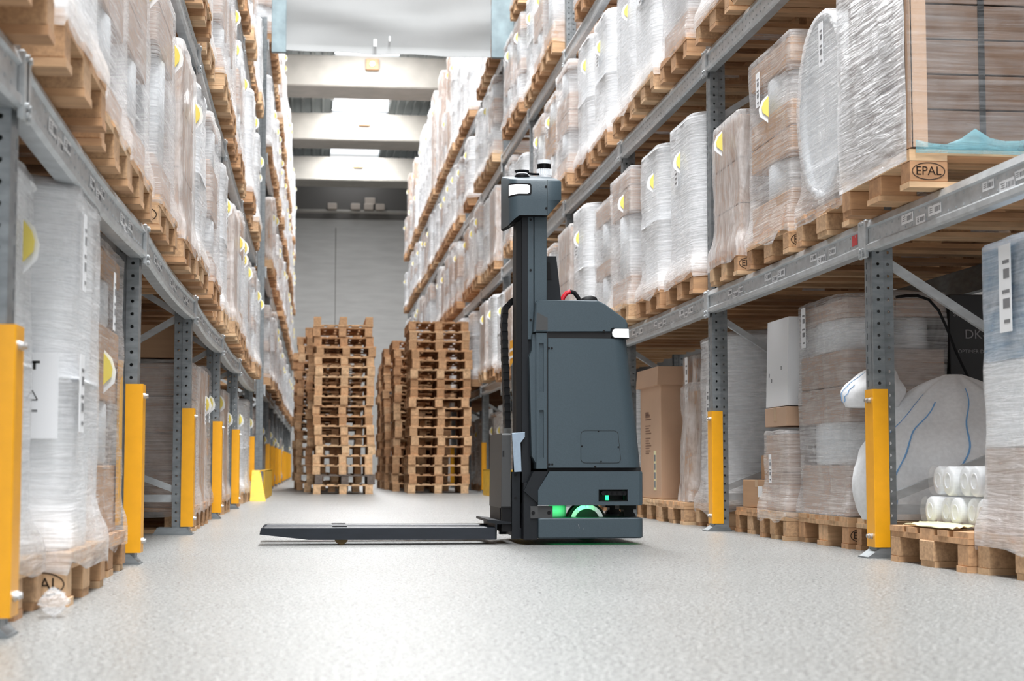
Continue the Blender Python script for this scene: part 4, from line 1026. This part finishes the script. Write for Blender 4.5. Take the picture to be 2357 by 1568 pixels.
SP = {'stamp': (2, 0)}
hp(2.26, 8.22, ZL, 1, 2, (2, 0), label='stamped pallet under the rolls and cartons beside the round disc')
o = hero('wrapped_roll_load', 'shiny film rolls between brown cartons, next past the round disc on the lowest shelf', 2.26+0.6, 8.22, ZL+ZD)
stack_parts(o, [('c', .175), ('r', .18), ('c', .13), ('c', .13), ('r', .18), ('c', .135)], seed=2); yellow_tag(o, -0.05, 0.70); tagp(o, 0.12, 0.76, 0.07, 0.18)
hp(2.25, 9.10, ZL, 1, 0, (2,), sy=0.80, label='pallet under the crumpled film load just before the second upright, lowest shelf')
o = hero('wrapped_carton_load', 'brown cartons under heavily crumpled film with yellow tag, before the second upright', 2.25+0.6, 9.10, ZL+ZD)
stack_parts(o, [('c', .25), ('c', .25), ('c', .24)], b=0.29, cm='carton_pink', fm='film_crinkle', r=0.03, seed=4, skirt=(0.6105, 0.34)); yellow_tag(o, 0.0, 0.7)
# -- floor row behind the mast
hp(2.34, 5.36, 0, 1, 1, None, lev=0, label='floor pallet under the blue printed load at the frame edge')
o = hero('wrapped_carton_load', 'blue printed cartons in pale film on the floor, nearest the camera', 2.34+0.6, 5.36, ZD)
z = 0
for hh, cm in ((0.30, 'carton_pink'), (0.30, 'white'), (0.20, 'blue_print'), (0.20, 'blue_print')):
    part(cartons(0.575, 0.375, z, z+hh, 3), 'carton_layer', [cm], o); z += hh
part(film_shell(0.589, 0.389, 1.008, 0.06, 11, 0.014), 'stretch_film', ['film_thick'], o); tagp(o, 0.10, 0.84, 0.10, 0.30)
hp(2.31, 6.18, 0, 1, 1, None, lev=0, label='floor pallet carrying the small film rolls beside the first yellow guard')
k = 0
RL = MB()
R = []
for x_, r_ in ((0, 0.030), (0, 0.052), (0.006, 0.056), (0.294, 0.056), (0.30, 0.052), (0.30, 0.03), (0.28, 0.02)): R.append([(x_, r_*math.cos(2*PI*i/24), r_*math.sin(2*PI*i/24)) for i in range(24)])
RL.loft(R, 0, True)
rm = RL.mesh('small_film_roll', ['white']); CO = MB(); CO.loft([[(x_, 0.029*math.cos(2*PI*i/16), 0.029*math.sin(2*PI*i/16)) for i in range(16)] for x_ in (-0.003, 0.1)], 0, True, False, False); cmh = baked(CO.mesh('core_tube', ['paper']), 0.004)
OV = MB(); OV.loft([[(x_, 0.0575*math.cos(2*PI*i/20)+0.003*noise.noise((i, x_*9, 1)), 0.0575*math.sin(2*PI*i/20)+0.003*noise.noise((i, x_*9, 5))) for i in range(20)] for x_ in (-0.02, -0.006, 0.05, 0.15, 0.25, 0.30, 0.32)], 0, True); om = OV.mesh('roll_bag', ['film_clear'])
for row, ys in ((0, (5.86, 5.99, 6.12, 6.25, 6.38)), (1, (5.93, 6.06, 6.19))):
    for j, y_ in enumerate(ys):
        k += 1
        q = thing('small_film_roll', 'bagged film roll, %s of the %s row counting from the blue load' % (nth(j+1), ('lower', 'upper')[row]), 'film roll', (2.40+0.015*(j % 2), y_, 0.206+0.118*row), 0.0, 'small bagged film rolls')
        link('roll_body', rm, q); link('core_tube', cmh, q); link('roll_bag', om, q)
q = thing('small_film_roll', 'bagged film roll at the guard end on top of the small roll pile', 'film roll', (2.44, 6.395, 0.324), 0.0, 'small bagged film rolls')
link('roll_body', rm, q); link('core_tube', cmh, q); link('roll_bag', om, q)
mb = MB(); V = []
for i in range(13):
    for j in range(11):
        u, v = i/12, j/10; x_ = -0.02+0.085*v; y_ = -0.26+0.52*u
        V.append((x_, y_, 0.004+0.012*v*v+0.02*abs(noise.noise((u*3, v*3, 2)))-(0.04*(1-v*4) if v < 0.25 else 0)*0))
mb.add(V, [(i*11+j, i*11+j+1, (i+1)*11+j+1, (i+1)*11+j) for i in range(12) for j in range(10)], 0, True)
o = link('paper_sheet', baked(mb.mesh('paper_sheet', ['paper_pale']), 0.002), None, (2.33, 6.18, 0.146)); tag(o, 'pale yellow sheet lying before the small film rolls on the floor pallet', 'paper sheet')
hp(2.45, 7.18, 0, 1, 2, None, lev=0, sy=0.66, label='floor pallet under the white woven bag with blue stripes')
def bag(name, label, loc, rx, ry, h, seed, stripes, knot):
    o = thing(name, label, 'bag', loc)
    def P(t, a, off=0.0):
        prof = (0.84+0.16*math.sin(PI*min(1.0, t*1.5)))*max(0.09, (1-max(0, (t-0.22)/0.78)**2.4)**0.62 if t < 0.999 else 0.09)
        w = 1+0.12*noise.noise((math.cos(a)*1.6+seed, math.sin(a)*1.6, t*2.2))+0.025*noise.noise((math.cos(a)*5, math.sin(a)*5+seed, t*9))+(0.10*math.sin(a*11+seed) if t > 0.55 else 0)*(t-0.55)/0.45
        return ((rx*prof*w+off)*math.cos(a)+knot[0]*t**3, (ry*prof*w+off)*math.sin(a)+knot[1]*t**3, h*t-0.0)
    mb = MB(); mb.loft([[P(t/26, 2*PI*i/60) for i in range(60)] for t in range(27)], 0, True)
    part(mb, 'bag_body', ['bag'], o)
    for a0, t0, t1, dr in stripes:
        mb = MB(); R = []
        for k in range(31):
            t = t0+(t1-t0)*k/30; a = a0+dr*k/30+0.03*math.sin(k*0.5)
            R.append([P(t, a-0.009, 0.001), P(t, a+0.009, 0.001), P(t, a+0.009, 0.004), P(t, a-0.009, 0.004)])
        mb.loft(R, 0); part(mb, 'blue_stripe', ['bag_blue'], o)
    return o
bag('woven_bag', 'big bulging white woven bag with blue stripes behind the first yellow guard', (2.82, 7.18, ZD), 0.48, 0.27, 0.64, 2.0, ((3.55, 0.06, 0.86, 0.25), (3.80, 0.05, 0.80, 0.35), (4.45, 0.03, 0.9, 0.3)), (0.0, 0.0))
bag('woven_bag', 'smaller white bag with blue edging slumped on the shoulder of the big woven bag', (2.445, 7.18, 0.64), 0.14, 0.13, 0.19, 5.0, ((3.0, 0.1, 0.8, 0.5), (3.3, 0.1, 0.5, 0.3)), (0.06, 0))
hp(2.43, 7.90, 0, 1, 0, (2,), lev=0, label='stamped floor pallet past the woven bag')
o = hero('wrapped_roll_load', 'wide film rolls and cartons in thick film on the floor past the woven bag', 2.43+0.25, 7.90, ZD)
stack_parts(o, [('c', .24), ('r', .20), ('c', .17), ('c', .17), ('r', .15), ('c', .09)], a=0.235, cm='carton_pink', fm='film', seed=6, skirt=(0.262, 0.4095), z0=0.03); tagp(o, 0.22, 0.92, 0.07, 0.20, -0.265)
o = hero('charcoal_box', 'tall charcoal carton with pale lettering behind the film rolls, under the shelf', 3.095, 7.88, ZD, 0, 'carton')
mb = MB(); mb.box(-0.14, 0.30, -0.32, 0.36, 0, 1.04, 0, 0.004); part(mb, 'carton_body', ['dark_box'], o)
for tx, sz, x_, z in (('STOK', 0.030, -0.085, 0.945), ('DK-P', 0.062, 0.0, 0.85), ('OPTIMER DIT ST', 0.025, -0.012, 0.77)):
    q = link('lettering', text_mesh(tx, sz, 'print_grey', 0.0005), o, (x_, -0.321, z), (PI/2, 0, 0))
o = hero('cable', 'thin black cable hanging over the wrapped rolls beside the charcoal carton', 2.994, 7.45, 0.795, 0, 'cable')
mb = MB(); mb.tube([(-0.338, 0.0, 0.363), (-0.29, 0.0, 0.37), (-0.234, 0.0, 0.371), (-0.18, 0.0, 0.353), (-0.135, 0.0, 0.305), (-0.095, 0.0, 0.219), (-0.056, 0.0, 0.116), (-0.026, 0.0, 0.052), (0.0, 0.0, 0.0)], 0.007, 8); part(mb, 'cable_run', ['black'], o)
hp(2.38, 8.60, 0, 1, 1, None, lev=0, sy=0.62, label='narrow floor pallet under the wrapped cartons with the white board')
o = hero('wrapped_carton_load', 'low pinkish cartons in crinkled film below the white board', 2.38+0.6, 8.60, ZD)
stack_parts(o, [('c', .20), ('c', .20)], b=0.215, cm='carton_pink', fm='film_wound', r=0.03, seed=8, skirt=(0.616, 0.262), dome=0.01); tagp(o, 0.02, 0.22, 0.045, 0.15)
o = hero('carton', 'brown carton on the pinkish wrapped cartons under the white board', 2.38+0.42, 8.60, ZD+0.44, 0, 'carton')
mb = MB(); mb.box(-0.40, 0.35, -0.205, 0.205, 0, 0.10, 0, 0.003); part(mb, 'carton_body', ['carton2'], o)
mb = MB(); mb.box(-0.402, -0.399, -0.02, 0.03, 0.03, 0.101); part(mb, 'tape', ['tape'], o)
o = hero('white_board_box', 'flat white board box leaning on the brown carton on the floor row', 2.38+0.42, 8.61, ZD+0.545, 0.0, 'box')
mb = MB(); mb.loft([[(-0.39+0.03*z, -0.20, z), (0.2, -0.20, z), (0.2, 0.21, z), (-0.39+0.03*z, 0.21, z)] for z in (0, 0.46)]); part(mb, 'board_body', ['paper'], o)
for y_, z in ((0.10, 0.13), (-0.08, 0.19), (0.15, 0.16)): mb = MB(); mb.box(-0.392+0.03*z, -0.386+0.03*z, y_, y_+0.008, z, z+0.02); part(mb, 'scuff', ['ink_soft'], o)
hp(2.425, 9.255, 0, 1, 2, None, lev=0, sy=0.78, label='floor pallet carrying two plain cartons beside the second yellow guard')
def plain_box(label, x, y, z, dx, dy, dz, rz=0.0, mat='carton', strip=True):
    o = hero('carton', label, x, y, z, rz, 'carton'); mb = MB(); mb.box(-dx/2, dx/2, -dy/2, dy/2, 0, dz, 0, 0.003); part(mb, 'carton_body', [mat], o)
    if strip:
        mb = MB(); mb.box(-dx/2, dx/2, -0.022, 0.022, dz, dz+0.001); mb.box(-dx/2-0.0012, -dx/2, -0.022, 0.022, dz*0.75, dz+0.001); part(mb, 'tape', ['tape'], o)
    return o
o = plain_box('brown carton with white label on the floor pallet beside the second guard', 2.60, 9.20, ZD, 0.30, 0.46, 0.155, 0.08)
mb = MB(); mb.box(-0.152, -0.1505, -0.10, -0.03, 0.06, 0.12); part(mb, 'paper_label', ['paper'], o)
plain_box('smaller brown carton stacked on the labelled carton beside the second guard', 2.62, 9.10, ZD+0.158, 0.26, 0.30, 0.135, -0.05)
o = hero('film_reel', 'tall grey roll of film standing behind the two plain cartons', 3.05, 9.25, ZD, 0, 'film roll')
for z in (0, 0.50): part(roll(0, 0, 0.28, 0.30, z, z+0.49), 'film_roll', ['film_roll_grey'], o)
hp(2.42, 10.17, 0, 1, 0, None, lev=0, label='floor pallet past the second yellow guard, under the white film load')
o = hero('wrapped_white_load', 'pale wrapped load with label on the floor just past the second guard', 2.42+0.6, 10.17, ZD)
stack_parts(o, [('w', .56), ('w', .46)], fm='film_thick', seed=9, r=0.12); tagp(o, 0.02, 0.62, 0.07, 0.22)
hp(2.36, 11.05, 0, 1, 1, None, lev=0, label='floor pallet under the crumpled grey wrapped bundle')
o = hero('wrapped_carton_load', 'crooked tall brown load with yellowed film, third past the second guard', 2.36+0.68, 11.245, ZD, 0.0)
stack_parts(o, [('c', .5), ('c', .46)], a=0.50, b=0.19, fm='film_crinkle', cm='carton2', seed=12, r=0.05, skirt=(0.52, 0.21), z0=0.03); tagp(o, -0.05, 0.82, 0.08, 0.30, -0.535)
o = hero('wrapped_bundle', 'slumped brown bundle in shiny crumpled film before the tall printed carton', 2.36+0.32, 10.81, ZD, 0.0, 'bundle')
mb = MB(); mb.loft([[(p[0]*(1+0.05*noise.noise((p[0]*5, p[1]*5, z))), p[1], z) for p in ring_of(0.27-0.05*z, 0.145-0.03*z, 0.07)] for z in (0, 0.2, 0.5, 0.68, 0.72)], 0, True); part(mb, 'bundle_core', ['carton'], o)
part(film_shell(0.285, 0.16, 0.74, 0.08, 15, 0.02, 0.03, 0.03, 14, skirt=(0.29, 0.165)), 'stretch_film', ['film_crinkle'], o)
hp(2.38, 11.92, 0, 1, 2, None, lev=0, label='floor pallet under the tall printed brown carton')
o = hero('printed_carton', 'tall brown printed carton with flared lid behind the truck', 2.38+0.6, 11.92, ZD, 0, 'carton')
mb = MB(); mb.box(-0.58, 0.55, -0.37, 0.37, 0, 0.82, 0, 0.004); part(mb, 'carton_body', ['carton2'], o)
mb = MB(); mb.loft([[(-0.60-d, -0.39-d, z), (0.57, -0.39-d, z), (0.57, 0.39, z), (-0.60-d, 0.39, z)] for z, d in ((0.80, 0.01), (0.93, 0.0), (0.93, -0.01))]); part(mb, 'lid', ['carton2'], o)
mb = MB()
for k in range(16):
    if k in (3, 8): continue
    w = 0.12+0.10*((k*7) % 5)/5; mb.box(-0.5815, -0.580, 0.18-w, 0.18, 0.60-k*0.018-(0.01 if k > 3 else 0), 0.60-k*0.018+(0.022 if k < 2 else 0.007)-(0.01 if k > 3 else 0))
part(mb, 'printed_text', ['ink_brown'], o)
mb = MB(); mb.box(-0.5820, -0.580, -0.20, -0.12, 0.06, 0.34); part(mb, 'yellow_label', ['paper_pale'], o)
mb = MB()
for k in range(4): mb.box(-0.5835, -0.582, -0.185, -0.135, 0.08+k*0.062, 0.125+k*0.062)
part(mb, 'label_code', ['ink_soft'], o)
# -- floor row beside the fork tips
hp(-0.73, 4.335, 0, -1, 1, None, lev=0, sy=0.8, label='floor pallet half hidden behind the nearest yellow guard')
o = hero('wrapped_white_load', 'white wrapped load half hidden behind the nearest yellow guard', -1.33, 4.335, ZD, PI)
stack_parts(o, [('w', .5), ('w', .48)], b=0.29, fm='film_thick', seed=14, r=0.15, skirt=(0.6105, 0.335)); yellow_tag(o, 0.05, 0.86)
hp(-0.665, 5.10, 0, -1, 0, (6, 8), lev=0, label='stamped floor pallet nearest the camera under the tall white load')
o = hero('wrapped_white_load', 'tall white wrapped load on the stamped pallet by the nearest guard, floor row', -1.265, 5.10, ZD, PI)
stack_parts(o, [('w', .49), ('w', .53)], fm='film_thick', seed=17, r=0.16, z0=-0.055)
tagp(o, 0.25, 0.44, 0.09, 0.22, -0.606); tagp(o, 0.24, 0.84, 0.06, 0.22, -0.606)
mb = MB(); mb.box(-0.565, -0.30, 0.402, 0.405, 0.31, 0.545, 0)
mb.box(-0.515, -0.485, 0.405, 0.406, 0.515, 0.522, 1); mb.box(-0.504, -0.496, 0.405, 0.406, 0.498, 0.522, 1)
for zz in (0.41, 0.43): mb.box(-0.448, -0.434, 0.405, 0.406, zz, zz+0.014, 1)
for xa, xb, za, zb in ((-0.46, -0.422, 0.402, 0.403), (-0.46, -0.422, 0.452, 0.453), (-0.46, -0.459, 0.402, 0.453), (-0.423, -0.422, 0.402, 0.453)): mb.box(xa, xb, 0.405, 0.406, za, zb, 1)
for (xa, za), (xb, zb) in (((-0.51, 0.415), (-0.495, 0.442)), ((-0.495, 0.442), (-0.48, 0.415)), ((-0.48, 0.415), (-0.51, 0.415))):
    d = Vector((xb-xa, 0, zb-za)).normalized()*0.0015; u = Vector((-d.z, 0, d.x))
    mb.loft([[Vector((p[0], y_, p[1]))+u*s_ for p, s_ in (((xa, za), -1), ((xb, zb), -1), ((xb, zb), 1), ((xa, za), 1))] for y_ in (0.405, 0.406)], 1)
for xa, xb in ((-0.51, -0.48), (-0.455, -0.43)): mb.box(xa, xb, 0.405, 0.406, 0.382, 0.389, 2)
part(mb, 'shipping_label', ['paper', 'ink', 'ink_soft'], o)
hp(-0.70, 5.98, 0, -1, 1, None, lev=0, label='floor pallet before the second yellow guard beside the fork tips')
o = hero('wrapped_roll_load', 'rolls and cartons with navy panel in film, before the second guard beside the fork tips', -1.30, 5.98, ZD, PI)
stack_parts(o, [('c', .24), ('r', .22), ('c', .13), ('c', .13), ('r', .16), ('c', .10)], b=0.335, seed=19, r=0.03)
mb = MB(); mb.box(-0.47, 0.3, 0.338, 0.352, 0.40, 0.96); part(mb, 'navy_panel', ['navy'], o)
mb = MB(); mb.box(-0.592, -0.580, -0.33, -0.26, 0.02, 0.62); part(mb, 'amber_board', ['amber'], o); tagp(o, 0.10, 0.80, 0.05, 0.2); yellow_tag(o, 0.30, 0.62)
o = hero('crumpled_film', 'loose clump of crumpled film on the floor at the nearest pallet corner', -0.655, 4.40, 0.0, 0, 'film scrap')
mb = MB(); n = 26
mb.loft([[((0.034*math.sin(PI*(k+0.5)/15))*(1+0.5*noise.noise((math.cos(2*PI*i/n)*3, math.sin(2*PI*i/n)*3, k*0.7)))*math.cos(2*PI*i/n), (0.04*math.sin(PI*(k+0.5)/15))*(1+0.5*noise.noise((math.cos(2*PI*i/n)*3, math.sin(2*PI*i/n)*3, k*0.7)))*math.sin(2*PI*i/n)-0.02*k/14, 0.001+0.075*k/14) for i in range(n)] for k in range(15)], 0, False); part(mb, 'film_clump', ['film'], o)
hp(-0.70, 10.075, 0, -1, 2, None, lev=0, label='floor pallet behind the third yellow guard, under grey-brown wrapped cartons')
o = hero('wrapped_carton_load', 'low grey-brown wrapped cartons with small labels, floor row behind the third guard', -1.30, 10.075, ZD, PI)
stack_parts(o, [('c', .21), ('c', .21), ('c', .21), ('c', .19)], fm='film_wound', cm='carton_pink', seed=21, r=0.04, dome=0.01)
for k in range(4):
    mb = MB(); mb.box(-0.25, -0.17, 0.400, 0.403, 0.10+k*0.205, 0.15+k*0.205); part(mb, 'paper_label', ['paper'], o)
o = plain_box('dark brown flat carton on top of the low grey-brown wrapped cartons', -1.33, 10.075, ZD+0.85, 1.1, 0.7, 0.19, PI)
for i_, (sd_, yy, k_) in enumerate(()): pass
# ------------------------------------------------------------------ stacks of empty pallets on the floor
STK = [('beside the fork tips', 'front', 0.375, 23.1, 18, 'A'), ('beside the fork tips', 'second', 0.26, 24.9, 18, 'A'), ('beside the fork tips', 'third', 0.10, 26.7, 18, 'A'), ('beside the fork tips', 'fourth', 0.03, 28.5, 17, 'A'),
       ('behind the mast', 'front', 1.70, 23.65, 18, 'B'), ('behind the mast', 'second', 1.56, 25.5, 17, 'B'), ('behind the mast', 'third', 1.50, 27.3, 17, 'B'), ('behind the mast', 'fourth', 1.48, 29.1, 16, 'B')]
STACKP = []
for si, (row, pos, x, y, n, g) in enumerate(STK):
    for k in range(n):
        jx, jy = random.uniform(-0.025, 0.025), random.uniform(-0.03, 0.03)
        if g == 'A' and pos == 'front' and k >= n-2: jx -= 0.01
        kid = (4, si, k)
        if kid in HIDE: continue
        o = far_pallet((x+jx, y+jy, 0.1315*k), PI/2+random.uniform(-0.012, 0.012), random.randrange(100), g == 'A' and pos == 'front' and k == 1, True)
        o.scale = (1, 0.99 if g == 'A' else 1.04, 0.91)
        if g == 'A' and pos == 'front' and k == n-1: o.rotation_euler.x = PI; o.location.z += 0.1315
        o['label'] = ('charcoal weathered pallet, second from the floor in the front stack nearer the fork tips' if (g == 'A' and pos == 'front' and k == 1) else
                      'empty pallet, %s from the floor, %s floor stack %s' % (nth(k+1), pos, 'nearer the fork tips' if g == 'A' else 'nearer the mast'))
        o['group'] = 'empty pallets in the %s stack, row %s' % (pos, 'nearer the fork tips' if g == 'A' else 'nearer the mast')
        STACKP.append((o, kid))
# low yellow rack-end protectors
def protector(x, y, s, label):
    o = thing('end_protector', label, 'rack protector', (x, y, 0))
    mb = MB()
    mb.loft([[(s*(-0.14), 0.0, 0), (s*0.03, 0.0, 0), (s*0.03, 0.014, 0), (s*(-0.14), 0.014, 0)], [(s*(-0.14), 0.55, 0.33), (s*(-0.05), 0.55, 0.33), (s*(-0.05), 0.564, 0.33), (s*(-0.14), 0.564, 0.33)]]); part(mb, 'front_plate', ['yellow_worn'], o)
    mb = MB(); mb.box(-0.012, 0.0, 0.5, 3.7, 0.0, 0.33, 0, 0.004); mb.box(-0.05 if s > 0 else -0.012, 0.0 if s > 0 else 0.07, 0.5, 3.7, 0.318, 0.33); part(mb, 'side_plate', ['yellow_worn'], o)
    for yy in (0.8, 2.1, 3.4): mb = MB(); mb.box(-0.05 if s > 0 else 0, 0.0 if s > 0 else 0.05, yy-0.05, yy+0.05, 0, 0.012); part(mb, 'foot_tab', ['yellow_worn'], o)
    return o
protector(-0.55, 18.1, 1, 'low scuffed yellow rack-end protector on the floor beyond the fork tips')
protector(2.16, 17.9, -1, 'low yellow rack-end protector on the floor just past the truck mast')
# second-level note on the rack beside the mast
o = hero('orange_sign', 'orange and white notice hung on the rack just behind the lift chain', 2.165, 18.45, 1.49, 0, 'sign')
mb = MB(); mb.box(-0.01, 0.0, -0.2, 0.2, 0, 0.28); part(mb, 'sign_plate', ['yellow'], o)
mb = MB(); mb.box(-0.012, -0.0101, -0.2, 0.2, 0.08, 0.105); mb.box(-0.012, -0.0101, -0.2, 0.2, 0.16, 0.185); part(mb, 'white_band', ['paper'], o)

# ------------------------------------------------------------------ say which one each thing is
def cut(o):
    for ch in list(o.children): cut(ch)
    bpy.data.objects.remove(o)
SHELF = ['floor row', 'lowest shelf', 'second shelf', 'third shelf', 'fourth shelf']
for side in (1, -1):
    for lev in range(5):
        for k, e in enumerate(sorted([e for e in PALS if e['side'] == side and e['lev'] == lev], key=lambda e: e['y'])):
            e['o']['group'] = 'pallets on the %s of the %s' % (SHELF[lev], RN[side])
            if not e['o'].get('label'): e['o']['label'] = '%s pallet from the front, %s, %s' % (nth(k+1), SHELF[lev], RN[side])
        for k, e in enumerate(sorted([e for e in LOADS if e['side'] == side and e['lev'] == lev], key=lambda e: e['y'])):
            e['o']['group'] = 'wrapped loads on the %s of the %s' % (SHELF[lev], RN[side])
            if not e['o'].get('label'): e['o']['label'] = '%s, %s along %s, %s' % (e['look'], nth(k+1), SHELF[lev], RN[side])
    for k, e in enumerate([e for e in ALL_UP if e[0] == side]): e[2]['label'] = '%s galvanized upright frame from the front, %s' % (nth(k+1), RN[side])
    for k, e in enumerate([e for e in ALL_GUARD if e[0] == side]): e[2]['label'] = '%s yellow upright guard from the front, %s' % (nth(k+1), RN[side])
    for lev in range(4):
        for k, e in enumerate([e for e in ALL_BEAM if e[0] == side and e[2] == lev]): e[3]['label'] = '%s galvanized beam from the front under %s, %s' % (nth(k+1), SHELF[lev+1], RN[side])
# beyond the three hundred pallets that show largest, the rest are one mass
rest = [o for o, k in [(e['o'], e.get('key')) for e in PALS]+STACKP if k in MASS and o.type == 'MESH']
if rest:
    mb = MB(); mats = ['wood', 'wood2', 'wood_grey']; ids = {M[q].name: i for i, q in enumerate(mats)}
    for o in rest:
        mw = o.matrix_basis; me = o.data; off = len(mb.v)
        mb.v += [tuple(mw @ v.co) for v in me.vertices]
        for p in me.polygons: mb.f.append([off+i for i in p.vertices]); mb.m.append(ids[me.materials[p.material_index].name]); mb.sm.append(False)
    ms = build(mb, 'distant_pallet_mass', mats); ms['kind'] = 'stuff'
    tag(ms, 'far small wooden pallets along the distant shelves of both racks', 'pallets')
    for o in rest: bpy.data.objects.remove(o)
